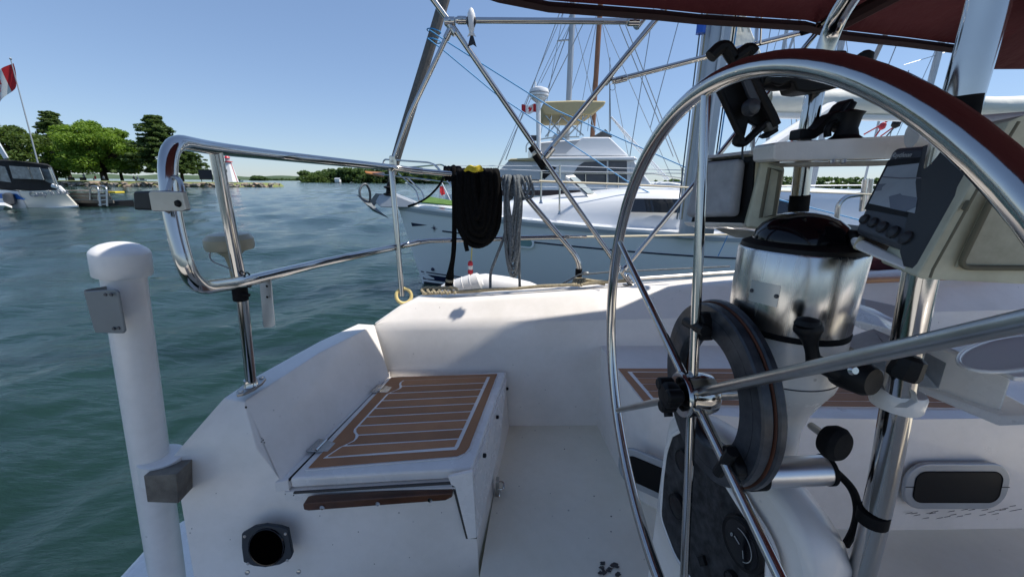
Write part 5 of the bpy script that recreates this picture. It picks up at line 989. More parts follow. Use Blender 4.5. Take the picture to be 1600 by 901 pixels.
P('split_ring', MB().torus(py(957, 136, 1.980), (0, 1, 0), .014, .0012, 16, 5), INOX, bf); P('hanging_line', MB().tube([py(953, 132, 1.980), py(954, 205, 1.980)], .0018, 5), BLACK, bf)
P('black_tie', MB().tube([py(1253, 50, 1.940), py(1272, 44, 1.940)], .016, 10), RUB, bf)
# canopy: port edge about 1.75 m above the sole, rising inboard
can = thing('bimini_canopy', 'dark maroon canvas awning stretched over the helm', 'awning', (.8, 1.0, 2.6))
E0 = [pz(x, y, 2.6) for x, y in ((858, 1), (1026, 14), (1093, 21), (1260, 32), (1315, 47), (1420, 59), (1503, 70))]
dx = (E0[1]-E0[0]); edge = [V((-.33, 1.30, 2.6)), V((-.2, 1.48, 2.6)), V((-.06, 1.585, 2.6))]+E0+[V((2.9, 2.2, 2.6)), V((3.4, 2.25, 2.6))]
rows = []
for k, (yo, dz) in enumerate(((0, 0), (.04, .035), (.15, .07), (.5, .12), (1.0, .15), (1.5, .15), (2.0, .1), (2.4, .0))):
    rows.append([V((p.x, p.y-yo, 2.6+dz+.012*math.sin(p.x*7+yo*3)*(1 if k > 1 else 0))) for p in edge])
P('roof_panel', MB().loft(rows), MAROON, can, smooth=70)
P('hem', MB().loft([[p+V((0, .006, -.0)) for p in edge], [p+V((0, .012, -.035)) for p in edge], [p+V((0, -.03, -.03)) for p in edge]]), MARD, can, smooth=60)
P('aft_hem', MB().tube([r[0] for r in rows], .014, 8), MARD, can)
for X in (1.25,): 
    P('roof_bow', MB().tube([V((X, 1.84, 2.585)), V((X+.02, 1.4, 2.68)), V((X+.05, .5, 2.71)), V((X+.05, -.8, 2.68))], .0125, 10, fillet=.1), INOX, can)
P('bow_pocket', MB().tube([V((1.32, 1.80, 2.585)), V((1.45, 1.4, 2.67)), V((1.55, .8, 2.71))], .03, 8), MARD, can)
sd0 = [pz(1552, 109, 2.45), pz(1700, 108, 2.45)]
P('side_curtain', MB().loft([[sd0[0]+V((-.1, 0, 0)), sd0[1]], [sd0[0]+V((-.1, -.15, .12)), sd0[1]+V((0, -.15, .12))], [sd0[0]+V((-.1, -.25, .3)), sd0[1]+V((0, -.25, .3))]]), MAROON, can, smooth=70)
ss = thing('folded_dodger_canvas', 'dark red canvas bundle lying forward behind the display', 'canvas', py(1400, 415, 2.0)); P('bundle', MB().lathe([(.02, -.25), (.1, -.15), (.12, .05), (.1, .3), (.03, .45)], py(1395, 412, 2.15), (1, .1, -.1), 14), MAROON, ss)
P('upper_bundle', MB().lathe([(.02, -.3), (.1, -.2), (.11, .3), (.03, .5)], py(1540, 165, 2.6), (.6, .2, .75), 14), MAROON, ss) if False else None
# fish shaped tell-tale on the cross tube
fi = thing('fish_ornament', 'black and white fish ornament hanging nose up on the cross tube', 'ornament', py(736, 40, 1.975)); FB = mat('fish_black', (.015, .015, .018), .4)
c = py(736.5, 33, 1.975); P('body', MB().lathe([(.002, .052), (.009, .045), (.0165, .028), (.019, .008), (.017, -.015), (.011, -.04), (.006, -.058)], c, (0, 0, 1), 18), WHITE, fi)
for s_ in (-1, 1): P('side_patch', MB().lathe([(.001, .02), (.007, .012), (.008, -.01), (.001, -.025)], c+V((.0135*s_, -.006, -.002)), (0, 0, 1), 10), FB, fi); P('fin', MB().prism([c+V((.01*s_, 0, -.045)), c+V((.02*s_, 0, -.062)), c+V((.006*s_, 0, -.056))], (0, .004, 0)), WHITE, fi)
P('tail', MB().prism([c+V((-.005, 0, -.055)), c+V((.005, 0, -.055)), c+V((.02, 0, -.102)), c+V((.004, 0, -.092)), c+V((-.018, 0, -.1))], (.002, .005, 0)), FB, fi)
solo('blue_line', MB().tube([py(671, 47, 6.7), py(693, 62, 6.6), py(866, 171, 6.3), py(1079, 265, 5.9), py(1222, 313, 5.6), py(1360, 348, 5.4)], .009, 6), BLUE, 'upper of the two blue lines slanting down across the sky', 'rope', py(866, 171, 6.3))
solo('blue_line', MB().tube([py(668, 60, 6.7), py(693, 79, 6.6), py(776, 148, 6.5), py(978, 282, 6.2), py(1020, 304, 6.1)], .009, 6), BLUE, 'lower of the two blue lines slanting down across the sky', 'rope', py(776, 148, 6.5))
bw = thing('blue_lashing', 'turns of blue line round the grey sleeved headsail', 'rope', py(680, 52, 6.8))
for yy in (47, 62): P('turn', MB().torus(py(678, yy+2, 6.84), (.15, 0, 1), .105, .009, 20, 6), BLUE, bw)
solo('blue_tie_line', MB().tube([py(1138, 366, 5.0), py(1122, 400, 5.0)], .006, 6), BLUE, 'short dark blue line slanting against the neighbouring hull', 'rope', py(1130, 385, 5))

# ------------------------------------------------------------------ steering wheel
HUB = V((.292, .557, 1.625)); az, ti, ph = R(87.8), R(-2.3), R(6.0)
wn = V((math.sin(az), math.cos(az), 0)); wu = V((-math.cos(az), math.sin(az), 0)); wv = V((0, 0, 1))*math.cos(ti)+wn*math.sin(ti); wn = wu.cross(wv); wn = wn if wn.x > 0 else -wn
RW = .46
def wpt(a, r=RW, off=0): return HUB+(-math.cos(a)*wu+math.sin(a)*wv)*r+wn*off
sw = thing('steering_wheel', 'large polished stainless steering wheel with six spokes', 'steering wheel', HUB)
P('rim', MB().tube([wpt(2*math.pi*i/128) for i in range(128)], .0125, 20, closed=True), INOX, sw, smooth=80)
for k in range(6):
    a = R(30+60*k)+ph; P('spoke', MB().tube([wpt(a, .02), wpt(a, RW-.008)], [.0075, .0068], 14), INOXD if k in (0, 3) else INOX, sw)
hbp = P('hub', MB().lathe([(.028, -.0215), (.0345, -.021), (.0365, -.018), (.0365, -.012), (.0345, -.009), (.0345, .012), (.033, .02), (.030, .030), (.022, .036)], HUB, wn, 40), INOX, sw)
P('hub_shaft', MB().tube([HUB+wn*.036, HUB+wn*.12], .012, 14), INOXD, sw)
kn = P('wheel_knob', MB().lathe([(.013, -.021), (.019, -.026), (.021, -.031), (.021, -.044), (.017, -.049), (.006, -.05)], HUB, wn, 24), BLACK, sw)
for k in range(3): a = 2*math.pi*k/3+.6; c = HUB-wn*.038+(wu*math.cos(a)+wv*math.sin(a))*.02; P('lobe', MB().lathe([(.008, -.013), (.011, -.01), (.011, .01), (.008, .013)], c, wn, 14), BLACK, kn)
# ------------------------------------------------------------------ wheel drive ring
dr = thing('wheel_pilot_ring', 'worn black ring of the wheel autopilot behind the hub', 'autopilot drive', HUB+wn*.03)
RC = HUB+wn*.032+V((0, .0, .006))
def ring(r0, r1, h0, h1, m_, nm, rd=.0025):
    pr = [(r0, h0+rd), (r0+rd, h0), (r1-rd, h0), (r1, h0+rd), (r1, h1-rd), (r1-rd, h1), (r0+rd, h1), (r0, h1-rd)]; n = 64; rows = []
    for i in range(n+1): a = 2*math.pi*i/n; d = wu*math.cos(a)+wv*math.sin(a); rows.append([RC+d*r+wn*h for r, h in pr+[pr[0]]])
    return P(nm, MB().loft(rows), m_, dr, smooth=28)
ring(.090, .140, -.014, .002, WORN, 'front_housing'); ring(.088, .1425, .0022, .0035, RUST, 'seam', .0005); ring(.086, .145, .004, .016, WORN, 'rear_housing')
ring(.1195, .1225, -.014, -.011, BLACK, 'raised_line', .001)
for k in (1, 3, 5):
    a = math.pi*0; aa = R(30+60*k)+ph; c = wpt(aa, .112, .004); d = (-math.cos(aa)*wu+math.sin(aa)*wv); s_ = d.cross(wn)
    cl_ = P('spoke_clip', MB().prism([c+d*a_*.022+s_*b_*.014 for a_, b_ in ((1, .5), (.6, 1), (-.6, 1), (-1, .5), (-1, -.5), (-.6, -1), (.6, -1), (1, -.5))], wn*.022), BLACK, dr, bev=.003); P('clip_arm', MB().tube([c+s_*.03-wn*.004, c-s_*.03-wn*.004], .008, 10), BLACK, cl_)
for k in range(14): a = 2*math.pi*k/14+.2; c = RC+(wu*math.cos(a)+wv*math.sin(a))*.106-wn*.0125; P('bolt_hole', MB().lathe([(.0032, 0), (.002, .0006)], c, -wn, 8), BLACK, dr)
mo = thing('drive_motor', 'short silver motor cylinder sticking out of the black wheel ring', 'motor', py(1240, 737, .5))
m0, m1 = V((.350, .47, 1.549)), V((.452, .47, 1.556)); P('casing', MB().tube([m0, m1], .0205, 28), mat('satin_aluminium', (.62, .62, .63), .33, 1), mo); P('end_cap', MB().tube([m1, m1+(m1-m0).normalized()*.006], .0215, 28), RUB, mo); P('collar', MB().tube([m0-wn*.01, m0+wn*.012], .0235, 24), RUB, mo)
ce = m1+(m1-m0).normalized()*.01
cable_pts = [ce, py(1310, 740, .48), py(1332, 765, .47), py(1340, 795, .46), py(1335, 825, .46), py(1322, 850, .48)]

# ------------------------------------------------------------------ steering pedestal
PX, PY_ = .417, .557
ps = thing('steering_pedestal', 'white steering pedestal with brushed steel collar and black compass dome', 'pedestal', (PX, PY_, ZS))
NX = .44
P('neck', MB().lathe([(.033, 0), (.034, .04), (.042, .075), (.056, .105), (.067, .125), (.071, .14), (.0715, .145), (.071, .148), (.074, .216)], (NX, PY_, 1.53), (-.08, 0, 1), 44), GELB, ps, smooth=60)
P('neck_foot', MB().lathe([(.026, 0), (.026, .07)], (NX+.003, PY_, 1.47), (0, 0, 1), 24), DGREY, ps)
P('seam_ring', MB().torus((NX-.012, PY_, 1.673), (-.08, 0, 1), .0717, .001, 48, 6), DGREY, ps)
P('steel_collar', MB().lathe([(.0765, 0), (.0778, .003), (.0785, .110), (.077, .113), (.072, .113)], (PX, PY_, 1.750), (0, 0, 1), 64), BRUSH, ps, smooth=60)
P('collar_gasket', MB().lathe([(.0785, 0), (.079, .006), (.077, .008)], (PX, PY_, 1.743), (0, 0, 1), 48), RUB, ps)
P('compass_ring', MB().lathe([(.076, 0), (.075, .008), (.062, .014)], (PX, PY_, 1.861), (0, 0, 1), 48), BLACK, ps)
P('compass_dome', MB().lathe([(.060, .0), (.0605, .006), (.058, .016), (.051, .027), (.040, .036), (.026, .042), (.012, .045), (.001, .0455)], (PX-.002, PY_, 1.869), (0, 0, 1), 48), GLOSSB, ps, smooth=80)
P('compass_hood', MB().box((PX+.055, PY_-.01, 1.88), (.07, .1, .03)), BLACK, ps, bev=.008)
dn = V((-.8, -.6, 0)).normalized(); c = V((PX, PY_, 1.80))+dn*.0915; tp = V((0, 0, 1)); uu = tp.cross(dn)
lb = P('name_plate', MB().loft([[V((PX, PY_, 1.79+z))+V((math.cos(a), math.sin(a), 0))*.0790 for a in [math.radians(196+i*4) for i in range(8)]] for z in (0, .03)]), ALU, ps)
for a in (198, 222): P('rivet', MB().lathe([(.003, 0), (.002, .0015)], V((PX+math.cos(R(a))*.0795, PY_+math.sin(R(a))*.0795, 1.805)), (math.cos(R(a)), math.sin(R(a)), 0), 10), DGREY, lb)
# lower pod with the engine panel
PA, PB = V((.36, .72, 0)), V((.40, .50, 0)); pu = (PB-PA).normalized(); pn = V((pu.y, -pu.x, 0)); pn = pn if pn.x > 0 else -pn     # panel plane, facing aft and a little to starboard
def pp(u, z, off=0): return PA+pu*u+V((0, 0, z))+pn*off
def onp(px, yy, off=0): r = ray(px, yy); return EYE+r*((PA+pn*off-EYE).dot(pn)/r.dot(pn))
def arch(off, i_, zt_, n=12):
    a, b = -.06+i_, .315-i_; w_ = (b-a)/2; c_ = (a+b)/2; pts = [pp(a, ZS-.02, off), pp(a, zt_-.13, off)]
    for i in range(n+1): t = math.pi*i/n; pts.append(pp(c_-w_*math.cos(t), zt_-.13+.13*math.sin(t)**.6, off))
    return pts+[pp(b, zt_-.13, off), pp(b, ZS-.02, off)]
rows = [arch(o_, i_, z_) for o_, i_, z_ in ((.008, .012, 1.488), (.012, .004, 1.50), (.02, 0, 1.505), (.06, 0, 1.50), (.085, .004, 1.485), (.105, .012, 1.46), (.12, .03, 1.42), (.126, .06, 1.38))]
pod = MB().loft(rows); pod.add(rows[0], [tuple(range(len(rows[0])))]); pod.add(rows[-1], [tuple(range(len(rows[-1])))]); P('pod', pod, GEL, ps, smooth=50)
ep = thing('engine_panel', 'scuffed black engine instrument panel in a white rim on the pedestal', 'instrument panel', pp(.12, 1.2))
fo_ = [(1056, 668), (1078, 656), (1104, 672), (1160, 762), (1208, 836), (1224, 880), (1224, 960), (1170, 985), (1110, 940), (1062, 872), (1037, 806), (1040, 740), (1046, 695)]
FO = fil([onp(*p) for p in fo_]+[onp(*fo_[0])], .02, 3)[:-1]; fc = sum(FO, V())/len(FO)
P('panel_frame', MB().prism(FO, -pn*.012), GELB, ep, bev=.003, seg=3, smooth=60)
FI = [p+(fc-p).normalized()*.017-pn*.0125 for p in FO]; P('panel_rim', MB().tube([p+(p-fc).normalized()*.003 for p in FI], .005, 10, closed=True), GELB, ep, smooth=80)
PANM = mat('scuffed_black_panel', (.007, .007, .008), .5, spec=.3, noise=(48, .25, (.2, .2, .21)), bump=(30, .5, .003))
P('panel_face', MB().prism(FI, -pn*.003), PANM, ep, smooth=0)
DM = mat('dial_print', (.5, .5, .48), .5)
for px_, yy_, r_, nm in ((1164, 848, .042, 'tachometer'), (1062, 790, .026, 'gauge'), (1072, 720, .024, 'gauge'), (1148, 905, .015, 'key_switch')):
    gc_ = onp(px_, yy_, -.0155); g = P(nm, MB().lathe([(r_, 0), (r_*1.02, .006), (r_*.95, .010), (r_*.85, .008)], gc_, -pn, 40), BLACK, ep); P('dial_glass', MB().lathe([(r_*.84, 0), (.0, .001)], gc_-pn*.0085, -pn, 36), GLOSSB, g)
    if nm == 'tachometer':
        dcc = gc_-pn*.0105; P('dial_arc', MB().tube([dcc+(pu*math.cos(t)+V((0, 0, 1))*math.sin(t))*r_*.6 for t in [R(-60+i*10) for i in range(18)]], .0005, 5), DM, g)
        P('needle', MB().tube([dcc, dcc-pu*.012+V((0, 0, .004))], .0008, 5), DM, g); P('dial_tick', MB().tube([dcc+pu*.008-V((0, 0, .004)), dcc+pu*.012-V((0, 0, .016))], .0005, 5), DM, g); text('dial_number', '0', .009, dcc-pu*.020+V((0, 0, -.002)), pu, (0, 0, 1), DM, g)
P('toggle', MB().prism([onp(x, y, -.016) for x, y in ((1093, 868), (1101, 866), (1106, 882), (1098, 884))], -pn*.006), BLACK, ep, bev=.001)
# brake knob and gear lever on the pedestal
k0 = py(1305, 692, .43); kb = P('brake_knob', MB().lathe([(.006, -.014), (.018, -.012), (.0225, -.004), (.0225, .004), (.018, .01), (.006, .012)], k0, (.35, -1, .1), 28), RUB, ps); P('knob_shaft', MB().tube([py(1268, 665, .49), k0], .0055, 10), INOXD, kb)
lv = thing('gear_lever', 'black throttle lever with a round grip on the pedestal side', 'lever', py(1340, 585, .44))
P('grip', MB().tube(cr([py(1262, 506, .45), py(1264, 520, .45), py(1268, 545, .45), py(1272, 566, .45)], 4), [.0145, .0155, .016, .0155, .013, .011, .009, .008, .0075, .0075, .008, .0085, .009], 14), BLACK, lv); P('grip_cap', MB().lathe([(.0145, 0), (.012, .006), (.002, .009)], py(1262, 506, .45), (-.05, 0, 1), 16), BLACK, lv)
P('arm', MB().tube([py(1272, 564, .45), py(1300, 578, .44), py(1340, 590, .43)], [.010, .011, .013], 14), BLACK, lv)
P('pivot', MB().lathe([(.018, -.02), (.02, -.012), (.02, .012), (.016, .02)], py(1336, 587, .43), (.3, -1, .1), 20), BLACK, lv); P('pivot_bolt', MB().lathe([(.006, 0), (.004, .004)], py(1332, 578, .405), (0, -1, .3), 10), INOX, lv)
# guard tubes
gu = thing('pedestal_guard', 'stout stainless guard tubes standing either side of the compass', 'guard', py(1345, 895, .43)); GT = .0145
near = [py(1335, 940, .44), py(1378, 760, .43), py(1430, 470, .42), py(1480, 240, .42), py(1535, 40, .42), py(1560, -60, .42)]
P('near_tube', MB().tube(cr(near, 5), .0155, 20), INOX, gu, smooth=80)
P('far_tube', MB().tube(cr([py(1235, 420, .70), py(1248, 320, .70), py(1263, 200, .70), py(1285, 95, .70), py(1308, 30, .68), py(1345, -30, .6)], 6), .0135, 20), INOX, gu, smooth=80)
P('rubber_band', MB().tube([py(1497, 152, .42), py(1487, 205, .42)], .0175, 18), RUB, gu); P('rubber_band', MB().tube([py(1247, 331, .70), py(1250, 305, .70)], .0155, 16), RUB, gu)
P('velcro_strap', MB().tube([py(1362, 815, .432), py(1366, 798, .432)], .0175, 18), RUB, gu)
ar = thing('guard_bracket', 'white arm clamping the near guard tube to the pedestal', 'bracket', py(1400, 610, .44))
P('arm', MB().prism([py(1330, 588, .50), py(1360, 578, .48), py(1385, 592, .44), py(1432, 612, .40), py(1434, 628, .40), py(1418, 638, .40), py(1385, 636, .42), py(1368, 618, .44), py(1345, 608, .50)], (.005, .05, .003)), GELB, ar, bev=.006, seg=3)
P('boss', MB().lathe([(.024, -.012), (.026, -.008), (.026, .008), (.024, .012)], py(1402, 622, .43), (.05, 0, 1), 28), GELB, ar, bev=0)
P('wing_knob', MB().lathe([(.014, 0), (.0155, .006), (.0135, .024), (.008, .028)], py(1409, 590, .40), (.2, 0, 1), 8), BLACK, ar)
solo('motor_cable', MB().tube(cr(cable_pts, 6), .0055, 10), RUB, 'black cable curving from the silver motor to the near guard tube', 'cable', cable_pts[2])
# instrument arm between the guard tubes
ia = thing('instrument_bar', 'thick white moulded bar across the guard above the compass', 'bar', py(1300, 235, .60))
P('bar', MB().prism([py(1210, 226, .62), py(1215, 222, .62), py(1400, 212, .60), py(1490, 206, .58), py(1490, 236, .58), py(1400, 248, .60), py(1215, 252, .62), py(1209, 248, .62)], (0, .055, 0)), GELB, ia, bev=.008, seg=3)
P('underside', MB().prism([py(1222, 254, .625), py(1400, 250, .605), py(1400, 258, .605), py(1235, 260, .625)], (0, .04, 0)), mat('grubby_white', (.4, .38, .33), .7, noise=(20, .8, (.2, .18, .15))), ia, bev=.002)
P('right_stub', MB().tube([py(1425, 210, .55), py(1475, 206, .54), py(1640, 195, .5)], .017, 16), GELB, ia)
for x_ in (1300, 1318): P('bolt', MB().lathe([(.004, 0), (.003, .004)], py(x_, 251, .60), (0, -.5, -1), 8), INOXD, ia)
# ------------------------------------------------------------------ left instrument with its cover
li = thing('covered_instrument', 'instrument pod with a stained grey sun cover left of the compass', 'instrument', py(1140, 350, .75))
A = [py(1098, 249, .80), py(1172, 241, .68), py(1164, 349, .68), py(1072, 347, .80)]; n_ = (A[1]-A[0]).cross(A[3]-A[0]).normalized(); n_ = n_ if n_.x > 0 else -n_
P('housing', MB().prism([p+n_*.012 for p in A], n_*.05), BEIGE, li, bev=.006, seg=3)
cA = [bil(A, .02, .06), bil(A, .90, .06), bil(A, .88, .90), bil(A, .03, .92)]; P('sun_cover', MB().prism([p-n_*.012 for p in cA], n_*.02), GREYC, li, bev=.009, seg=4)
P('recess', MB().prism([p+n_*.0105 for p in (A[0].lerp(A[2], .012), A[1].lerp(A[3], .012), A[2].lerp(A[0], .012), A[3].lerp(A[1], .012))], n_*.003), BLACK, li)
iA = inset(cA, .022); P('cover_emboss', MB().tube([p-n_*.009 for p in iA], .0012, 6, closed=True), GREYC, li)
P('top_lip', MB().prism([A[0]-n_*.004, A[1]-n_*.004, A[1]+V((0, 0, .006)), A[0]+V((0, 0, .006))], n_*.05), GELB, li); P('bottom_lip', MB().prism([A[3]-n_*.008, A[2]-n_*.008, A[2]+V((0, 0, -.007)), A[3]+V((0, 0, -.007))], n_*.05), GELB, li, bev=.002)
S0 = [py(1193, 236, .67), py(1209, 243, .66), py(1228, 262, .64), py(1214, 342, .64), py(1188, 358, .66), py(1165, 356, .67)]; P('side_bracket', MB().prism(S0, (.012, .03, 0)), BEIGE, li, bev=.006, seg=3)
S1 = [py(1202, 262, .655), py(1219, 268, .645), py(1209, 336, .645), py(1188, 340, .655)]; P('bracket_recess', MB().tube([p+V((-.002, -.004, 0)) for p in S1], .0028, 8, closed=True), mat('grimy_line', (.16, .14, .09), .8), li)
P('mount_foot', MB().prism([py(1130, 356, .70), py(1180, 362, .66), py(1195, 372, .64), py(1165, 372, .68), py(1140, 362, .72)], (.0, .03, -.004)), mat('grubby_white', (.4, .38, .33)), li, bev=.002)
# ------------------------------------------------------------------ display and beige pod on the right
rp = thing('beige_pod', 'grimy beige instrument pod carrying the grey display', 'instrument pod', py(1500, 440, .40))
B0 = [py(1431, 431, .36), py(1440, 436, .355), py(1600, 444, .345), py(1720, 440, .34), py(1700, 180, .34), py(1600, 180, .345), py(1574, 190, .35)]; P('shell', MB().prism(B0, (.03, .07, 0)), BEIGE, rp, bev=.007, seg=3)
T1 = [py(1492, 417, .352), py(1650, 418, .338), py(1650, 300, .338), py(1548, 300, .345)]; P('side_recess', MB().prism([p+V((0, -.0015, 0)) for p in T1], (0, .002, 0)), mat('grimy_beige', (.56, .53, .4), .65, noise=(26, .8, (.3, .27, .19))), rp)
P('recess_edge', MB().tube([p+V((0, -.003, 0)) for p in (T1[3], T1[0], T1[1])], .0024, 8, fillet=.01), MATS['grimy_line'], rp)
P('face_seam', MB().tube([py(1453, 434, .352), py(1458, 420, .352), py(1535, 282, .343), py(1592, 190, .34)], .0011, 6), MATS['grimy_line'], rp)
P('latch_slot', MB().prism([py(1507, 327, .348), py(1515, 313, .348), py(1519, 315, .348), py(1512, 330, .348)], (0, .003, 0)), MATS['grimy_line'], rp)
P('lower_ledge', MB().prism([py(1333, 377, .46), py(1345, 372, .46), py(1432, 414, .375), py(1432, 430, .365), py(1338, 390, .45)], (.012, .02, 0)), GELB, rp, bev=.003); P('corner_post', MB().prism([py(1331, 387, .455), py(1342, 368, .455), py(1350, 372, .455), py(1340, 392, .455)], (.01, .01, 0)), BEIGE, rp, bev=.002)
dp = thing('wind_display', 'dark grey display with a faded screen and five round buttons', 'display', py(1400, 390, .44))
D_ = [py(1396, 229, .50), py(1468, 223, .43), py(1430, 399, .375), py(1332, 363, .47)]; dn_ = (D_[1]-D_[0]).cross(D_[3]-D_[0]).normalized(); dn_ = dn_ if dn_.dot(EYE-D_[0]) > 0 else -dn_
dep = py(1530, 262, .46)-D_[1]
P('case', MB().prism([p-dn_*.0 for p in rp_] if False else [D_[0], D_[1], D_[2], D_[3]], dep), DGREY, dp, bev=.008, seg=4)
P('case_side', MB().prism([py(1466, 224, .428), py(1562, 206, .356), py(1436, 424, .362), py(1429, 398, .374)], (.004, .02, 0)), mat('dark_case_side', (.022, .024, .028), .5), dp, bev=.002)
def dq(u, v, lift=0): return bil(D_, u, v)+dn_*lift
P('bezel', MB().prism([dq(.06, .16, .0012), dq(.94, .13, .0012), dq(.98, .70, .0012), dq(.03, .73, .0012)], -dn_*.001), BLACK, dp)
P('screen', MB().prism([dq(.12, .24, .0018), dq(.87, .19, .0018), dq(.89, .66, .0018), dq(.08, .66, .0018)], -dn_*.001), LCD, dp)
sh_ = mat('lcd_faded_shade', (.17, .19, .23), .25)
P('screen_mark', MB().prism([dq(u, v, .0022) for u, v in ((.10, .44), (.35, .42), (.62, .52), (.88, .52), (.89, .60), (.75, .665), (.50, .665), (.40, .55), (.25, .50), (.10, .52))], -dn_*.0006), sh_, dp, smooth=0)
text('brand_lettering', 'Raytheon', .0085, dq(.10, .135, .0015), dq(1, .1)-dq(0, .1), dq(.1, 0)-dq(.1, 1), mat('pale_print', (.5, .5, .5), .5), dp, .0002)
P('screen_mark', MB().tube([dq(.12, .36, .0024), dq(.5, .36, .0024), dq(.87, .34, .0024)], .0008, 5), sh_, dp)
for u_, v_, r_ in ((.12, .83, .0052), (.29, .84, .0054), (.46, .855, .0058), (.65, .87, .0062), (.85, .885, .0066)): b_ = P('button', MB().lathe([(r_*1.15, -.001), (r_*1.1, .003), (r_*.7, .0045), (.0001, .005)], dq(u_, v_), dn_, 20), BTN, dp)
# ------------------------------------------------------------------ phone mount and winch-shaped holder on the bar
pm = thing('phone_mount', 'black articulated phone holder clipped behind the wheel rim', 'phone mount', py(1170, 150, .66)); Yp = .66
def q(px, yy, o=0): return py(px, yy, Yp+o)
P('back_plate', MB().prism([q(1118, 137), q(1183, 112), q(1217, 190), q(1195, 205), q(1170, 190), q(1164, 215, .0), q(1156, 212)], (.004, .014, 0)), BLACK, pm, bev=.003)
P('side_jaw', MB().tube([q(1122, 138, -.012), q(1150, 200, -.012), q(1161, 221, -.012)], .0045, 10), BLACK, pm); P('side_jaw', MB().tube([q(1172, 118, -.012), q(1205, 180, -.012), q(1212, 196, -.012)], .0075, 10), BLACK, pm)
P('spring_bar', MB().prism([q(1160, 124, -.02), q(1172, 120, -.02), q(1190, 160, -.02), q(1178, 168, -.02)], (.002, .01, 0)), DGREY, pm, bev=.002)
P('ball_joint', MB().lathe([(.003, -.011), (.011, -.007), (.013, 0), (.011, .007), (.003, .011)], q(1173, 168, -.018), (.3, -1, .1), 18), DGREY, pm)
P('lower_hook', MB().tube(cr([q(1156, 210, -.01), q(1150, 222, -.01), q(1163, 223, -.01), q(1175, 212, -.01), q(1192, 196, -.01)], 5), .006, 10), BLACK, pm)
P('foot_pad', MB().prism([q(1197, 193, -.015), q(1213, 184, -.015), q(1219, 200, -.015), q(1204, 207, -.015)], (.0, .018, 0)), mat('grey_rubber_pad', (.12, .12, .11), .7), pm, bev=.003); P('foot_claw', MB().prism([q(1192, 212, -.015), q(1216, 198, -.015), q(1218, 205, -.015), q(1200, 216, -.015)], (.0, .016, 0)), BLACK, pm, bev=.002)
for pts in ([(1110, 89), (1124, 75), (1134, 73), (1147, 94)], [(1143, 96), (1170, 76), (1177, 84)]): P('upper_claw', MB().tube([q(a, b) for a, b in pts], .0095, 10, fillet=.01), BLACK, pm)
P('neck', MB().tube([q(1185, 124, .01), q(1210, 128, .02), q(1235, 126, .02)], .014, 12), BLACK, pm); P('cord', MB().tube(cr([q(1162, 222), q(1160, 235), q(1161, 250)], 4), .0018, 6), DGREY, pm)
cm = thing('clamp_mount', 'black clamp arm gripping the far guard tube above the compass', 'clamp', py(1270, 120, .67))
P('arm', MB().prism([py(x, y, .66) for x, y in ((1186, 110), (1318, 108), (1316, 128), (1312, 137), (1262, 144), (1246, 142), (1242, 130), (1236, 127), (1222, 134), (1205, 130), (1190, 136))], (0, .04, 0)), BLACK, cm, bev=.005, seg=3)
P('top_block', MB().prism([py(x, y, .655) for x, y in ((1262, 84), (1300, 78), (1325, 78), (1325, 88), (1322, 112), (1262, 110))], (0, .05, 0)), BLACK, cm, bev=.003); P('bolt_knob', MB().lathe([(.004, .012), (.010, .008), (.011, -.01)], py(1351, 93, .66), (0, 0, 1), 14), BLACK, cm)
ch = thing('camera_mount', 'black clamp with an upright peg standing on the white bar', 'clamp', py(1280, 215, .64))
P('tube_clamp', MB().prism([py(x, y, .66) for x, y in ((1251, 218), (1253, 200), (1276, 202), (1303, 176), (1314, 173), (1322, 160), (1334, 152), (1338, 158), (1330, 186), (1318, 190), (1300, 200), (1275, 217))], (0, .03, 0)), BLACK, ch, bev=.004, seg=3)
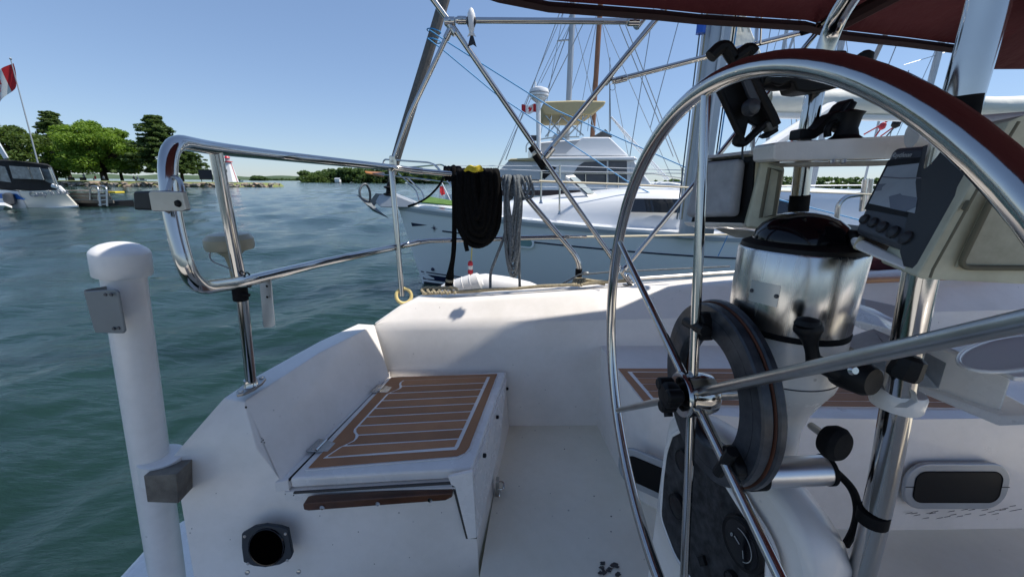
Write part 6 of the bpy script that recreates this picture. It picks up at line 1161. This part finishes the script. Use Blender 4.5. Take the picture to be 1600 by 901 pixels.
P('drum', MB().lathe([(.024, -.004), (.016, .002), (.013, .012), (.015, .028), (.018, .034), (.006, .038)], py(1321, 214, .63), (0, 0, 1), 22), BLACK, ch); P('peg', MB().tube([py(1304, 204, .64), py(1322, 180, .64), py(1334, 160, .64)], [.008, .0055, .0045], 12), BLACK, ch); P('hook', MB().tube(cr([py(1293, 214, .64), py(1294, 200, .64), py(1306, 191, .64), py(1320, 189, .64)], 5), .005, 8), BLACK, ch); P('washer', MB().prism([py(1308, 190, .63), py(1345, 186, .63), py(1345, 189, .63), py(1308, 193, .63)], (0, .02, 0)), BLACK, ch)
# ------------------------------------------------------------------ white folding table with cup holder
ft = thing('cockpit_table', 'white moulded tray with a cup holder hole on the far side of the guard', 'tray', py(1500, 600, .5))
P('side_beam', MB().prism([py(1443, 531, .50), py(1583, 592, .42), py(1565, 648, .43), py(1436, 603, .50)], (.02, .06, 0)), GELB, ft, bev=.004)
P('clamp_box', MB().prism([py(1345, 552, .50), py(1402, 532, .53), py(1480, 566, .45), py(1468, 608, .45), py(1432, 604, .455), py(1428, 570, .46), py(1372, 590, .49)], (.01, .05, 0)), mat('stained_white_box', (.6, .59, .56), .5, noise=(18, .8, (.3, .28, .25))), ft, bev=.004)
P('back_channel', MB().prism([py(1345, 482, .85), py(1412, 512, .75), py(1440, 540, .62), py(1345, 515, .8)], (.02, .08, 0)), GELB, ft, bev=.004)
P('channel_lip', MB().prism([py(1342, 482, .86), py(1410, 505, .78), py(1413, 512, .76), py(1342, 490, .84)], (.03, .1, 0)), GELB, ft, bev=.003)
P('bottom_flange', MB().prism([py(1436, 603, .49), py(1565, 650, .42), py(1640, 650, .40), py(1640, 664, .40), py(1563, 667, .41), py(1432, 611, .49)], (.02, .08, .0)), GELB, ft, bev=.004)
zT = py(1445, 527, .50).z
tp_ = [pz(1445, 527, zT), pz(1586, 588, zT), pz(1700, 590, zT), pz(1700, 528, zT), pz(1500, 510, zT)]; P('table_top', MB().prism(tp_, (0, 0, -.006)), GELB, ft, bev=.002)
ho = [pz(1585+88*math.cos(t), 552+27*math.sin(t)-10*math.cos(t), zT+.001) for t in [2*math.pi*i/28 for i in range(28)]]; P('cup_hole', MB().prism(ho, (0, 0, -.001)), mat('cup_well', (.62, .6, .58), .5), ft, smooth=0); P('hole_lip', MB().tube(ho, .0025, 8, closed=True), GELB, ft, smooth=80)
